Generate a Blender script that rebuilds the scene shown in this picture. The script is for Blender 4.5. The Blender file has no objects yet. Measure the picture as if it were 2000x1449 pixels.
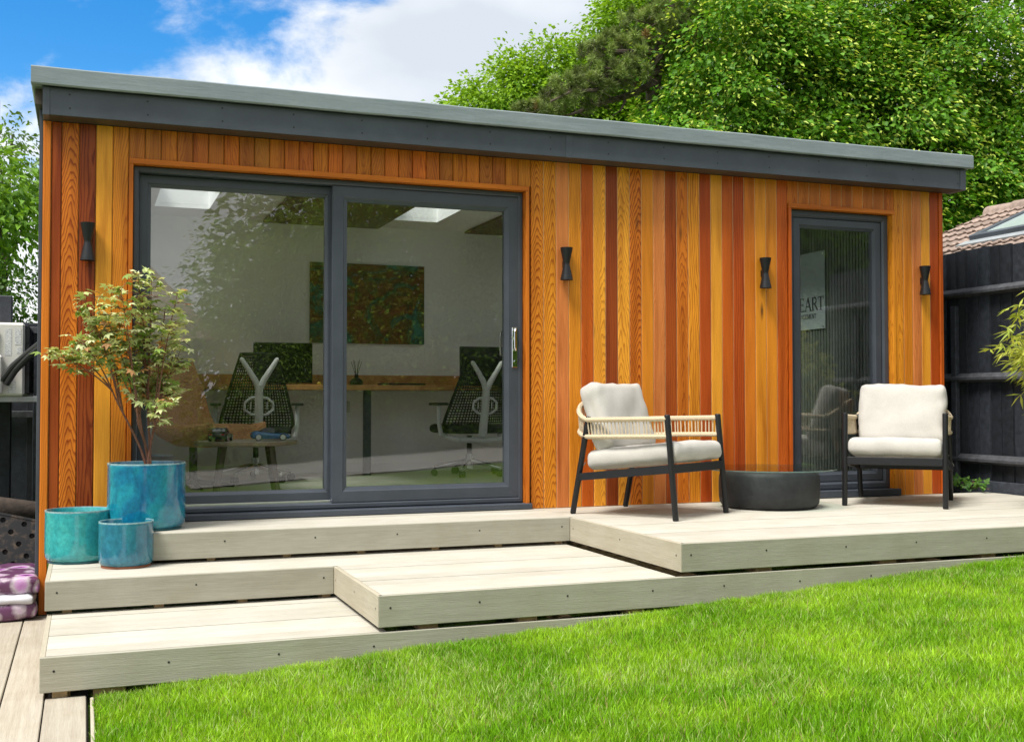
import bpy, math, random
import numpy as np
from mathutils import Vector, Matrix, noise as mnoise
R = math.radians
random.seed(7)
scene = bpy.context.scene
COL = scene.collection

# ------------------------------------------------------------------ camera
cam_d = bpy.data.cameras.new('camera'); cam = bpy.data.objects.new('camera', cam_d); COL.objects.link(cam)
cam_d.sensor_width = 36.0; cam_d.lens = 39.75; cam_d.clip_start = 0.05; cam_d.clip_end = 500
cam.location = (0.6553, -7.0709, 0.7154)
cam.rotation_euler = (R(90) + 0.0272, 0.0006, -0.3613)
scene.camera = cam

# ------------------------------------------------------------------ world
SUN_EL, SUN_AZ = R(61), (-0.90, -0.44)         # high sun to the left, a little in front of the facade, veiled by cloud
w = bpy.data.worlds.new('World'); scene.world = w; w.use_nodes = True
nt = w.node_tree; nt.nodes.clear()
def N(t, **k):
    n = nt.nodes.new(t)
    for a, b in k.items(): setattr(n, a, b)
    return n
out = N('ShaderNodeOutputWorld'); sky = N('ShaderNodeTexSky', sky_type='NISHITA')
sky.sun_disc = False; sky.sun_elevation = SUN_EL; sky.sun_rotation = math.atan2(SUN_AZ[0], SUN_AZ[1])
sky.air_density = 1.0; sky.dust_density = 0.6; sky.ozone_density = 3.0
bg1 = N('ShaderNodeBackground'); bg1.inputs[1].default_value = 0.068
hs = N('ShaderNodeHueSaturation'); hs.inputs['Saturation'].default_value = 1.45; nt.links.new(sky.outputs[0], hs.inputs['Color']); nt.links.new(hs.outputs[0], bg1.inputs[0])
tc = N('ShaderNodeTexCoord')
mp = N('ShaderNodeMapping'); mp.inputs['Scale'].default_value = (4.0, 4.0, 7.5); mp.inputs['Location'].default_value = (5.23, 1.75, 8.69)
nt.links.new(tc.outputs['Generated'], mp.inputs[0])
n1 = N('ShaderNodeTexNoise'); n1.inputs['Scale'].default_value = 1.1; n1.inputs['Detail'].default_value = 9; n1.inputs['Roughness'].default_value = 0.58; n1.inputs['Distortion'].default_value = 0.25
nt.links.new(mp.outputs[0], n1.inputs[0])
dot = N('ShaderNodeVectorMath', operation='DOT_PRODUCT'); dot.inputs[1].default_value = (0.0, 0.930, 0.3675)
nt.links.new(tc.outputs['Generated'], dot.inputs[0])
mr = N('ShaderNodeMapRange'); mr.interpolation_type = 'SMOOTHSTEP'
for i, v in enumerate((0.958, 0.988, 0.20, -0.055)): mr.inputs[i + 1].default_value = v
nt.links.new(dot.outputs['Value'], mr.inputs[0])
ad = N('ShaderNodeMath', operation='ADD'); nt.links.new(n1.outputs[0], ad.inputs[0]); nt.links.new(mr.outputs[0], ad.inputs[1])
mask = N('ShaderNodeMapRange'); mask.interpolation_type = 'SMOOTHSTEP'
for i, v in enumerate((0.38, 0.545, 0.0, 1.0)): mask.inputs[i + 1].default_value = v
nt.links.new(ad.outputs[0], mask.inputs[0])
n2 = N('ShaderNodeTexNoise'); n2.inputs['Scale'].default_value = 0.6; n2.inputs['Detail'].default_value = 5
nt.links.new(mp.outputs[0], n2.inputs[0])
cr = N('ShaderNodeValToRGB'); cr.color_ramp.elements[0].position = 0.38; cr.color_ramp.elements[1].position = 0.66
cr.color_ramp.elements[0].color = (0.56, 0.61, 0.68, 1); cr.color_ramp.elements[1].color = (1.0, 1.0, 1.0, 1)
nt.links.new(n2.outputs[0], cr.inputs[0])
bg2 = N('ShaderNodeBackground'); bg2.inputs[1].default_value = 0.45; nt.links.new(cr.outputs[0], bg2.inputs[0])
mx = N('ShaderNodeMixShader'); nt.links.new(mask.outputs[0], mx.inputs[0]); nt.links.new(bg1.outputs[0], mx.inputs[1]); nt.links.new(bg2.outputs[0], mx.inputs[2])
nt.links.new(mx.outputs[0], out.inputs[0])

# ------------------------------------------------------------------ sun (veiled: broad and soft)
sd = bpy.data.lights.new('sun', 'SUN'); sun = bpy.data.objects.new('sun', sd); COL.objects.link(sun)
sd.energy = 2.0; sd.angle = R(20); sd.color = (1.0, 0.965, 0.91)
to_sun = Vector((SUN_AZ[0] * math.cos(SUN_EL), SUN_AZ[1] * math.cos(SUN_EL), math.sin(SUN_EL)))
sun.rotation_euler = to_sun.to_track_quat('Z', 'Y').to_euler(); sun.location = (-4, 4, 12)
vs = scene.view_settings
vs.view_transform = 'Standard'; vs.look = 'None'; vs.exposure = 1.55; vs.gamma = 1.0
scene.cycles.max_bounces = 14; scene.cycles.diffuse_bounces = 10; scene.cycles.transparent_max_bounces = 12; scene.cycles.use_denoising = True
scene.cycles.caustics_reflective = False; scene.cycles.caustics_refractive = False; scene.cycles.sample_clamp_indirect = 6

# ------------------------------------------------------------------ mesh helpers
class MB:
    def __init__(s): s.v = []; s.f = []
    def add(s, vs, fs):
        o = len(s.v); s.v += [tuple(p) for p in vs]; s.f += [tuple(i + o for i in f) for f in fs]; return s
    def box(s, x0, x1, y0, y1, z0, z1):
        v = [(x, y, z) for z in (z0, z1) for y in (y0, y1) for x in (x0, x1)]
        return s.add(v, [(0, 2, 3, 1), (4, 5, 7, 6), (0, 1, 5, 4), (2, 6, 7, 3), (0, 4, 6, 2), (1, 3, 7, 5)])
    def cbox(s, x0, x1, y0, y1, z0, z1, c=0.004):
        xs, ys, zs = (x0, x1), (y0, y1), (z0, z1); v = []; idx = {}
        for i in (0, 1):
            for j in (0, 1):
                for k in (0, 1):
                    a, b, d = xs[i], ys[j], zs[k]
                    ia, jb, kd = a + (c if i == 0 else -c), b + (c if j == 0 else -c), d + (c if k == 0 else -c)
                    for m, p in enumerate(((a, jb, kd), (ia, b, kd), (ia, jb, d))): idx[i, j, k, m] = len(v); v.append(p)
        f = []
        for i in (0, 1): f.append([idx[i, 0, 0, 0], idx[i, 1, 0, 0], idx[i, 1, 1, 0], idx[i, 0, 1, 0]][::(-1 if i == 0 else 1)])
        for j in (0, 1): f.append([idx[0, j, 0, 1], idx[1, j, 0, 1], idx[1, j, 1, 1], idx[0, j, 1, 1]][::(1 if j == 0 else -1)])
        for k in (0, 1): f.append([idx[0, 0, k, 2], idx[1, 0, k, 2], idx[1, 1, k, 2], idx[0, 1, k, 2]][::(-1 if k == 0 else 1)])
        for j in (0, 1):
            for k in (0, 1): f.append([idx[0, j, k, 1], idx[1, j, k, 1], idx[1, j, k, 2], idx[0, j, k, 2]])
        for i in (0, 1):
            for k in (0, 1): f.append([idx[i, 0, k, 0], idx[i, 1, k, 0], idx[i, 1, k, 2], idx[i, 0, k, 2]])
        for i in (0, 1):
            for j in (0, 1): f.append([idx[i, j, 0, 0], idx[i, j, 1, 0], idx[i, j, 1, 1], idx[i, j, 0, 1]])
        for i in (0, 1):
            for j in (0, 1):
                for k in (0, 1): f.append([idx[i, j, k, 0], idx[i, j, k, 1], idx[i, j, k, 2]])
        s.fix = True
        return s.add(v, f)
    def tube(s, pts, r, n=8, cap=True):
        pts = [Vector(p) for p in pts]; rs = r if isinstance(r, (list, tuple)) else [r] * len(pts)
        o = len(s.v); up = None
        for i, p in enumerate(pts):
            t = (pts[min(i + 1, len(pts) - 1)] - pts[max(i - 1, 0)]).normalized()
            if up is None:
                up = Vector((0, 0, 1)) if abs(t.z) < 0.9 else Vector((1, 0, 0))
            a = t.cross(up)
            if a.length < 1e-5: a = t.cross(Vector((0, 1, 0.1)))
            a.normalize(); b = a.cross(t).normalized(); up = b
            for k in range(n):
                q = 2 * math.pi * k / n; s.v.append(tuple(p + (a * math.cos(q) + b * math.sin(q)) * rs[i]))
        for i in range(len(pts) - 1):
            for k in range(n):
                k2 = (k + 1) % n
                s.f.append((o + i * n + k, o + i * n + k2, o + (i + 1) * n + k2, o + (i + 1) * n + k))
        if cap:
            s.f.append(tuple(o + k for k in range(n))[::-1]); s.f.append(tuple(o + (len(pts) - 1) * n + k for k in range(n)))
        return s
    def lathe(s, prof, n=32, c=(0, 0, 0), closed=False):
        o = len(s.v)
        for r, z in prof:
            for k in range(n):
                q = 2 * math.pi * k / n; s.v.append((c[0] + r * math.cos(q), c[1] + r * math.sin(q), c[2] + z))
        for i in range(len(prof) - 1):
            for k in range(n):
                k2 = (k + 1) % n; s.f.append((o + i * n + k, o + i * n + k2, o + (i + 1) * n + k2, o + (i + 1) * n + k))
        if closed:
            s.f.append(tuple(o + k for k in range(n))[::-1]); s.f.append(tuple(o + (len(prof) - 1) * n + k for k in range(n)))
        return s
    def prism(s, poly, a, b, axis='y'):
        n = len(poly)
        def P(p, t): return (p[0], t, p[1]) if axis == 'y' else ((t, p[0], p[1]) if axis == 'x' else (p[0], p[1], t))
        return s.add([P(p, a) for p in poly] + [P(p, b) for p in poly],
                     [tuple(range(n)), tuple(range(2 * n - 1, n - 1, -1))] + [(i, n + i, n + (i + 1) % n, (i + 1) % n) for i in range(n)])
    def xf(s, M):
        s.v = [tuple(M @ Vector(p)) for p in s.v]; return s
    def mesh(s, name, m, smooth=False, angle=35):
        me = bpy.data.meshes.new(name); me.from_pydata(s.v, [], s.f); me.update()
        import bmesh
        bm = bmesh.new(); bm.from_mesh(me); bmesh.ops.recalc_face_normals(bm, faces=bm.faces[:]); bm.to_mesh(me); bm.free()
        if smooth:
            me.shade_smooth(); me.set_sharp_from_angle(angle=R(angle))
        if m: me.materials.append(m)
        return me
    def build(s, name, m, parent=None, smooth=False, angle=35, loc=None, world=False):
        return link(name, s.mesh(name, m, smooth, angle), parent, loc, world)

def link(name, me, parent=None, loc=None, world=False):
    o = bpy.data.objects.new(name, me); COL.objects.link(o)
    if parent: o.parent = parent
    l = Vector(loc or (0, 0, 0))
    if world and parent: l = l - parent.location
    o.location = l
    return o
def tag(o, label, cat, group=None, kind=None):
    if label: o['label'] = label
    if cat: o['category'] = cat
    if group: o['group'] = group
    if kind: o['kind'] = kind
    return o
def thing(name, label, cat, loc=(0, 0, 0), rotz=0.0, group=None):
    o = bpy.data.objects.new(name, None); COL.objects.link(o); o.empty_display_size = 0.1
    o.location = loc; o.rotation_euler = (0, 0, rotz); return tag(o, label, cat, group)
def struct(o): o['kind'] = 'structure'; return o
def stuff(o): o['kind'] = 'stuff'; return o
def copy_tree(o, parent=None):
    c = o.copy(); COL.objects.link(c); c.parent = parent
    for ch in o.children: copy_tree(ch, c)
    return c

def np_mesh(name, V, F, m, col=None, smooth=False):
    me = bpy.data.meshes.new(name); nv, nf, k = len(V), len(F), F.shape[1]
    me.vertices.add(nv); me.vertices.foreach_set('co', np.ascontiguousarray(V, dtype=np.float32).ravel())
    me.loops.add(nf * k); me.loops.foreach_set('vertex_index', np.ascontiguousarray(F, dtype=np.int32).ravel())
    me.polygons.add(nf); me.polygons.foreach_set('loop_start', np.arange(0, nf * k, k, dtype=np.int32))
    me.update(calc_edges=True)
    if col is not None:
        a = me.color_attributes.new('Col', 'FLOAT_COLOR', 'POINT')
        c4 = np.ones((nv, 4), np.float32); c4[:, :3] = col; a.data.foreach_set('color', c4.ravel())
    if m: me.materials.append(m)
    if smooth: me.shade_smooth()
    return me

# ------------------------------------------------------------------ materials
MATS = {}
class NT:
    """small node-tree writer"""
    def __init__(s, name):
        s.m = bpy.data.materials.new(name); s.m.use_nodes = True; s.t = s.m.node_tree; s.t.nodes.clear()
        s.o = s.t.nodes.new('ShaderNodeOutputMaterial')
    def n(s, t, **k):
        x = s.t.nodes.new(t)
        for a, b in k.items(): setattr(x, a, b)
        return x
    def l(s, a, b): s.t.links.new(a, b)
    def set(s, sock, v):
        if hasattr(v, 'is_linked') or isinstance(v, bpy.types.NodeSocket): s.l(v, sock)
        else: sock.default_value = v
    def math(s, op, a, b=0.0, c=None, clamp=False):
        x = s.n('ShaderNodeMath', operation=op, use_clamp=clamp); s.set(x.inputs[0], a); s.set(x.inputs[1], b)
        if c is not None: s.set(x.inputs[2], c)
        return x.outputs[0]
    def mix(s, f, a, b, blend='MIX'):
        x = s.n('ShaderNodeMix', data_type='RGBA', blend_type=blend)
        s.set(x.inputs[0], f); s.set(x.inputs[6], a if not isinstance(a, tuple) else (*a, 1) if len(a) == 3 else a)
        s.set(x.inputs[7], b if not isinstance(b, tuple) else (*b, 1) if len(b) == 3 else b)
        return x.outputs[2]
    def noise(s, vec, scale, detail=3, rough=0.5, dist=0.0):
        x = s.n('ShaderNodeTexNoise'); s.l(vec, x.inputs['Vector']); x.inputs['Scale'].default_value = scale
        x.inputs['Detail'].default_value = detail; x.inputs['Roughness'].default_value = rough; x.inputs['Distortion'].default_value = dist
        return x.outputs[0]
    def coord(s, scale=(1, 1, 1), rnd=0.0, which='Object'):
        t = s.n('ShaderNodeTexCoord'); mp = s.n('ShaderNodeMapping'); s.l(t.outputs[which], mp.inputs[0]); mp.inputs['Scale'].default_value = scale
        if rnd:
            oi = s.n('ShaderNodeObjectInfo'); cx = s.n('ShaderNodeCombineXYZ')
            v = s.math('MULTIPLY', oi.outputs['Random'], rnd)
            for i in range(3): s.l(v, cx.inputs[i])
            s.l(cx.outputs[0], mp.inputs['Location'])
        return mp.outputs[0]
    def ramp(s, f, *stops):
        x = s.n('ShaderNodeValToRGB'); s.l(f, x.inputs[0]); e = x.color_ramp.elements
        while len(e) < len(stops): e.new(0.5)
        for i, (p, c) in enumerate(stops): e[i].position = p; e[i].color = (*c, 1) if isinstance(c, tuple) else (c, c, c, 1)
        return x.outputs[0]
    def bsdf(s, color, rough=0.5, metal=0.0, spec=0.5, bump=None, bd=0.01, bs=0.4, coat=0.0):
        p = s.n('ShaderNodeBsdfPrincipled'); s.set(p.inputs['Base Color'], (*color, 1) if isinstance(color, tuple) else color)
        s.set(p.inputs['Roughness'], rough); p.inputs['Metallic'].default_value = metal; p.inputs['Specular IOR Level'].default_value = spec
        p.inputs['Coat Weight'].default_value = coat; p.inputs['Coat Roughness'].default_value = 0.08
        if bump is not None:
            b = s.n('ShaderNodeBump'); b.inputs['Distance'].default_value = bd; b.inputs['Strength'].default_value = bs; s.l(bump, b.inputs['Height']); s.l(b.outputs[0], p.inputs['Normal'])
        s.l(p.outputs[0], s.o.inputs[0]); s.p = p
        return p

def plain(name, c, rough=0.5, metal=0.0, var=0.12, scale=14, bump=0.0, bscale=90, spec=0.5, coat=0.0, rnd=0.0, objvar=0.0):
    """a colour broken up by soft noise, slight roughness change and optional fine relief"""
    if name in MATS: return MATS[name]
    t = NT(name); co = t.coord(rnd=rnd or 3.0)
    f = t.noise(co, scale, 4, 0.6)
    f2 = t.ramp(f, (0.3, 1 - var), (0.7, 1 + var if var < 1 else 1.0))
    col = t.mix(1.0, c, f2, 'MULTIPLY')
    if objvar:
        oi = t.n('ShaderNodeObjectInfo'); col = t.mix(1.0, col, t.ramp(oi.outputs['Random'], (0, 1 - objvar), (1, 1 + objvar)), 'MULTIPLY')
    ro = t.math('ADD', t.math('MULTIPLY', f, 0.16), rough - 0.08)
    t.bsdf(col, ro, metal, spec, t.noise(co, bscale, 3) if bump else None, 0.004, bump, coat)
    MATS[name] = t.m; return t.m

def cedar():
    t = NT('cedar'); tc = t.n('ShaderNodeTexCoord'); oi = t.n('ShaderNodeObjectInfo')
    off = t.n('ShaderNodeCombineXYZ'); rv = t.math('MULTIPLY', oi.outputs['Random'], 37.0)
    t.l(rv, off.inputs[0]); t.l(rv, off.inputs[2])
    pv = t.n('ShaderNodeVectorMath', operation='ADD'); t.l(tc.outputs['Object'], pv.inputs[0]); t.l(off.outputs[0], pv.inputs[1])
    def mp(sc):
        m = t.n('ShaderNodeMapping'); t.l(pv.outputs[0], m.inputs[0]); m.inputs['Scale'].default_value = sc; return m.outputs[0]
    sep = t.n('ShaderNodeSeparateXYZ'); t.l(tc.outputs['Object'], sep.inputs[0])
    def att(nm):
        a = t.n('ShaderNodeAttribute', attribute_type='OBJECT', attribute_name=nm); return a.outputs['Fac']
    nlow = t.noise(mp((9, 9, 1.6)), 1.0, 3, 0.55); nmid = t.noise(mp((40, 40, 9)), 1.0, 3, 0.6)
    xx = t.math('ADD', t.math('SUBTRACT', sep.outputs[0], att('ring_x')), t.math('MULTIPLY', t.math('SUBTRACT', nlow, 0.5), 0.025))
    k = t.math('SQRT', t.math('ADD', t.math('MULTIPLY', xx, xx), 0.00035))
    v = t.math('ADD', t.math('MULTIPLY', sep.outputs[2], att('ring_tilt')), k)
    v = t.math('ADD', v, t.math('MULTIPLY', t.math('SUBTRACT', nlow, 0.5), 0.085))
    v = t.math('ADD', v, t.math('MULTIPLY', t.math('SUBTRACT', nmid, 0.5), 0.006))
    fr = t.math('FRACT', t.math('DIVIDE', v, att('ring_gap')))
    line = t.ramp(fr, (0.0, 0.25), (0.12, 0.0), (0.55, 0.08), (0.92, 1.0), (1.0, 0.5))
    fib = t.noise(mp((420, 420, 6)), 1.0, 2, 0.7)
    base = oi.outputs['Color']
    dark = t.mix(1.0, base, (0.42, 0.22, 0.12), 'MULTIPLY')
    c = t.mix(t.math('MULTIPLY', t.math('MULTIPLY', line, 1.35), att('ring_strength'), clamp=True), base, dark)
    tone = t.noise(mp((14, 14, 0.9)), 1.0, 4, 0.6)
    c = t.mix(1.0, c, t.ramp(tone, (0.28, (0.62, 0.50, 0.42)), (0.5, (1, 1, 1)), (0.72, (1.2, 1.25, 1.25))), 'MULTIPLY')
    c = t.mix(1.0, c, t.ramp(fib, (0.3, 0.9), (0.7, 1.08)), 'MULTIPLY')
    # knots
    vo = t.n('ShaderNodeTexVoronoi', feature='F1'); t.l(mp((9, 9, 2.1)), vo.inputs['Vector']); vo.inputs['Scale'].default_value = 1.0; vo.inputs['Randomness'].default_value = 1.0
    sepc = t.n('ShaderNodeSeparateColor'); t.l(vo.outputs['Color'], sepc.inputs[0])
    kn = t.math('MULTIPLY', t.ramp(vo.outputs['Distance'], (0.03, 1.0), (0.085, 0.55), (0.17, 0.0)), t.math('GREATER_THAN', sepc.outputs[0], 0.55))
    c = t.mix(t.math('MULTIPLY', kn, att('knots')), c, (0.05, 0.018, 0.008))
    ro = t.math('ADD', t.math('MULTIPLY', fib, 0.16), 0.34)
    t.bsdf(c, ro, 0, 0.25, t.math('ADD', t.math('MULTIPLY', line, 0.5), t.math('MULTIPLY', fib, 0.7)), 0.0012, 0.35)
    return t.m
M_CEDAR = cedar()

def composite(name, axis, c1=(0.53, 0.505, 0.435), c2=(0.49, 0.465, 0.395)):
    """embossed wood-composite deck board, grain running along the given axis"""
    t = NT(name); s = {'x': (2.2, 60, 60), 'y': (60, 2.2, 60)}[axis]; s2 = {'x': (9, 420, 420), 'y': (420, 9, 420)}[axis]
    f = t.noise(t.coord(s, 31), 1.0, 4, 0.6); g = t.noise(t.coord(s2, 17), 1.0, 3, 0.65)
    oi = t.n('ShaderNodeObjectInfo')
    c = t.mix(t.ramp(f, (0.3, 0.0), (0.7, 1.0)), c1, c2)
    c = t.mix(1.0, c, t.ramp(oi.outputs['Random'], (0, 0.9), (1, 1.06)), 'MULTIPLY')
    c = t.mix(1.0, c, t.ramp(g, (0.3, 0.86), (0.55, 1.0), (0.75, 1.06)), 'MULTIPLY')
    big = t.noise(t.coord((3, 3, 3), 7), 1.0, 4, 0.6); c = t.mix(1.0, c, t.ramp(big, (0.28, (0.90, 0.88, 0.84)), (0.6, (1.02, 1.02, 1.02))), 'MULTIPLY')
    t.bsdf(c, 0.62, 0, 0.3, g, 0.0016, 0.8); return t.m
M_DECKX = composite('deck_composite_lengthwise', 'x'); M_DECKY = composite('deck_composite_crosswise', 'y')
M_FASX = composite('deck_fascia_lengthwise_shaded', 'x', (0.385, 0.37, 0.30), (0.335, 0.322, 0.255)); M_FASY = composite('deck_fascia_crosswise_lit', 'y', (0.47, 0.43, 0.335), (0.41, 0.37, 0.28))  # same composite as deck tops: fronts coloured darker for shade, left sides lighter for sun
M_PATH = composite('path_board', 'y', (0.46, 0.42, 0.34), (0.38, 0.33, 0.26))

M_ANTH = plain('anthracite_metal', (0.050, 0.060, 0.077), 0.42, 0, 0.10, 6, 0.15, 160)
M_ANTH2 = plain('anthracite_fascia', (0.060, 0.071, 0.089), 0.40, 0, 0.22, 3.5, 0.12, 120)
def grp():
    t = NT('roof_fibreglass'); co = t.coord(); f = t.noise(t.coord((1.2, 6, 9)), 1.5, 5, 0.6); g = t.noise(co, 38, 4, 0.6)
    c = t.mix(t.ramp(f, (0.35, 0.0), (0.65, 1.0)), (0.185, 0.225, 0.238), (0.22, 0.26, 0.27)); st = t.noise(t.coord((5, 5, 3)), 1.0, 4, 0.7)
    c = t.mix(1.0, c, t.ramp(st, (0.3, 0.93), (0.6, 1.03)), 'MULTIPLY')
    t.bsdf(c, 0.34, 0, 0.5, t.math('ADD', t.math('MULTIPLY', f, 2.0), t.math('MULTIPLY', g, 0.35)), 0.006, 0.35); return t.m
M_GRP = grp()
M_BLACK = plain('black_powder_coat', (0.011, 0.012, 0.014), 0.42, 0, 0.15, 30, 0.2, 300, spec=0.35)
M_SOFFIT = plain('soffit_board', (0.07, 0.052, 0.04), 0.55, 0, 0.15, 8)
M_DARK = plain('dark_void', (0.02, 0.018, 0.016), 0.8)
M_TIMBER = plain('raw_timber', (0.42, 0.29, 0.15), 0.7, 0, 0.25, 30, 0.3, 120, objvar=0.2)
M_BACK = plain('joint_backing', (0.66, 0.48, 0.26), 0.7, 0, 0.15, 9)
M_WHITE = plain('white_plaster', (0.89, 0.90, 0.89), 0.6, 0, 0.03, 3)
M_CEILP = plain('oxblood_ceiling_panel', (0.105, 0.022, 0.014), 0.5, 0, 0.2, 5)
M_FLOOR = plain('grey_oak_floor', (0.56, 0.54, 0.50), 0.4, 0, 0.12, 5)
M_DESK = plain('oak_worktop', (0.50, 0.25, 0.085), 0.4, 0, 0.25, 12, 0.1, 60)
M_CHROME = plain('polished_chrome', (0.75, 0.75, 0.76), 0.12, 1.0, 0.05)
M_ALU = plain('satin_aluminium', (0.62, 0.63, 0.65), 0.3, 1.0, 0.06)
M_LGREY = plain('pale_grey_plastic', (0.55, 0.57, 0.55), 0.42, 0, 0.05)
M_RUBBER = plain('black_rubber', (0.02, 0.02, 0.02), 0.7)
M_SCREEN = plain('monitor_glass', (0.008, 0.009, 0.010), 0.18, 0, 0.05)
M_ROPE = plain('natural_rope', (0.60, 0.49, 0.33), 0.8, 0, 0.2, 120, 0.8, 500)
M_BARK = plain('bark', (0.085, 0.062, 0.045), 0.9, 0, 0.4, 12, 1.0, 40)
M_TWIG = plain('maple_bark', (0.17, 0.075, 0.045), 0.7, 0, 0.3, 60, 0.4, 200)
M_FENCE = plain('black_stained_timber', (0.028, 0.032, 0.041), 0.55, 0, 0.4, 22, 0.5, 90, objvar=0.55)
M_RAIL = plain('weathered_black_rail', (0.055, 0.057, 0.064), 0.65, 0, 0.4, 22, 0.5, 90)
M_SOIL = plain('potting_soil', (0.035, 0.024, 0.017), 0.95, 0, 0.5, 60, 1.0, 150)

def fabric(name, c, sc=520):
    t = NT(name); co = t.coord(); f = t.noise(co, 7, 4, 0.6)
    x = t.n('ShaderNodeTexNoise'); t.l(t.coord((sc, sc, sc * 0.35)), x.inputs['Vector']); x.inputs['Scale'].default_value = 1.0; x.inputs['Detail'].default_value = 2
    y = t.noise(t.coord((sc * 0.35, sc * 0.35, sc)), 1.0, 2)
    wv = t.math('MULTIPLY', t.math('ADD', x.outputs[0], y), 0.5)
    col = t.mix(1.0, c, t.ramp(f, (0.3, 0.93), (0.7, 1.04)), 'MULTIPLY'); col = t.mix(1.0, col, t.ramp(wv, (0.35, 0.84), (0.65, 1.1)), 'MULTIPLY')
    p = t.bsdf(col, 0.9, 0, 0.15, wv, 0.0012, 0.8); p.inputs['Sheen Weight'].default_value = 0.15
    MATS[name] = t.m; return t.m
M_CUSH = fabric('oatmeal_linen', (0.50, 0.48, 0.44)); M_SOFA = fabric('grey_white_canvas', (0.36, 0.37, 0.38))
M_SHEARL = plain('tan_boucle', (0.60, 0.30, 0.14), 0.95, 0, 0.3, 60, 1.0, 260)
M_GREYSEAT = plain('charcoal_upholstery', (0.02, 0.02, 0.022), 0.85)

def glaze(name, c1, c2, c3):
    t = NT(name); co = t.coord(rnd=9); f = t.noise(t.coord((5, 5, 3.2), 5), 1.0, 6, 0.65, 0.6); g = t.noise(co, 34, 4, 0.7); sp = t.noise(co, 150, 2, 0.6)
    c = t.ramp(f, (0.32, c1), (0.5, c2), (0.68, c3)); c = t.mix(1.0, c, t.ramp(g, (0.3, 0.72), (0.65, 1.15)), 'MULTIPLY')
    c = t.mix(t.ramp(sp, (0.70, 0.0), (0.76, 0.5)), c, (0.02, 0.05, 0.09))
    t.bsdf(c, t.ramp(g, (0.3, 0.06), (0.7, 0.14)), 0, 0.5, g, 0.002, 0.2, 0.6); return t.m
M_GLZ1 = glaze('deep_blue_glaze', (0.004, 0.065, 0.18), (0.006, 0.15, 0.27), (0.014, 0.27, 0.34))
M_GLZ2 = glaze('turquoise_glaze', (0.02, 0.22, 0.27), (0.035, 0.33, 0.35), (0.06, 0.40, 0.38))
M_GLZ3 = glaze('slate_blue_glaze', (0.012, 0.08, 0.17), (0.022, 0.16, 0.24), (0.04, 0.24, 0.29))
M_TERRA = plain('bare_terracotta', (0.25, 0.09, 0.045), 0.8)
def concrete():
    t = NT('black_cast_concrete'); co = t.coord(); f = t.noise(co, 9, 5, 0.65); vo = t.n('ShaderNodeTexVoronoi'); t.l(co, vo.inputs['Vector']); vo.inputs['Scale'].default_value = 34
    pit = t.ramp(vo.outputs['Distance'], (0.0, 0.0), (0.16, 1.0)); c = t.mix(t.ramp(f, (0.3, 0.0), (0.7, 1.0)), (0.014, 0.015, 0.016), (0.035, 0.036, 0.038))
    t.bsdf(c, 0.6, 0, 0.4, t.math('ADD', t.math('MULTIPLY', pit, 0.6), t.math('MULTIPLY', f, 1.0)), 0.006, 0.5); return t.m
M_CONC = concrete()

def glass(name, ior=1.75, tint=(0.93, 0.96, 0.94), wav=0.0):
    # thin pane: Schlick reflectance, the same from either side of the sheet
    t = NT(name); f0 = ((ior - 1) / (ior + 1)) ** 2; ge = t.n('ShaderNodeNewGeometry'); dt = t.n('ShaderNodeVectorMath', operation='DOT_PRODUCT'); t.l(ge.outputs['Incoming'], dt.inputs[0]); t.l(ge.outputs['Normal'], dt.inputs[1])
    ff = t.math('ADD', t.math('MULTIPLY', t.math('POWER', t.math('SUBTRACT', 1.0, t.math('ABSOLUTE', dt.outputs['Value'])), 5.0), 1 - f0), f0)
    tr = t.n('ShaderNodeBsdfTransparent'); tr.inputs[0].default_value = (*tint, 1); gl = t.n('ShaderNodeBsdfGlossy'); gl.inputs['Roughness'].default_value = 0.0
    if wav:
        b = t.n('ShaderNodeBump'); b.inputs['Distance'].default_value = wav; b.inputs['Strength'].default_value = 1.0
        t.l(t.noise(t.coord((3.0, 3.0, 2.2)), 1.0, 2, 0.4), b.inputs['Height']); t.l(b.outputs[0], gl.inputs['Normal'])
    mx = t.n('ShaderNodeMixShader'); t.l(ff, mx.inputs[0]); t.l(tr.outputs[0], mx.inputs[1]); t.l(gl.outputs[0], mx.inputs[2]); t.l(mx.outputs[0], t.o.inputs[0]); return t.m
M_GLASS = glass('double_glazing', 1.95, (0.975, 0.985, 0.98), 0.0003)
M_GLASS2 = glass('table_glass', 1.5, (0.95, 0.97, 0.96))

def leafmat(name, rough=0.45, trans=0.35, spec=0.35):
    t = NT(name); a = t.n('ShaderNodeVertexColor', layer_name='Col')
    p = t.n('ShaderNodeBsdfPrincipled'); t.l(a.outputs[0], p.inputs['Base Color']); p.inputs['Roughness'].default_value = rough; p.inputs['Specular IOR Level'].default_value = spec
    tr = t.n('ShaderNodeBsdfTranslucent'); t.l(t.mix(1.0, a.outputs[0], (1.25, 1.15, 0.55), 'MULTIPLY'), tr.inputs[0])
    mx = t.n('ShaderNodeMixShader'); mx.inputs[0].default_value = trans; t.l(p.outputs[0], mx.inputs[1]); t.l(tr.outputs[0], mx.inputs[2]); t.l(mx.outputs[0], t.o.inputs[0]); return t.m
M_LEAF = leafmat('leaf'); M_GLEAF = leafmat('matt_leaf', 0.85, 0.35, 0.05); M_NEEDLE = leafmat('needle', 0.6, 0.15, 0.2); M_GRASS = leafmat('grass_blade', 0.5, 0.4, 0.25); M_MLEAF = leafmat('maple_leaf', 0.5, 0.25)

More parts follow.
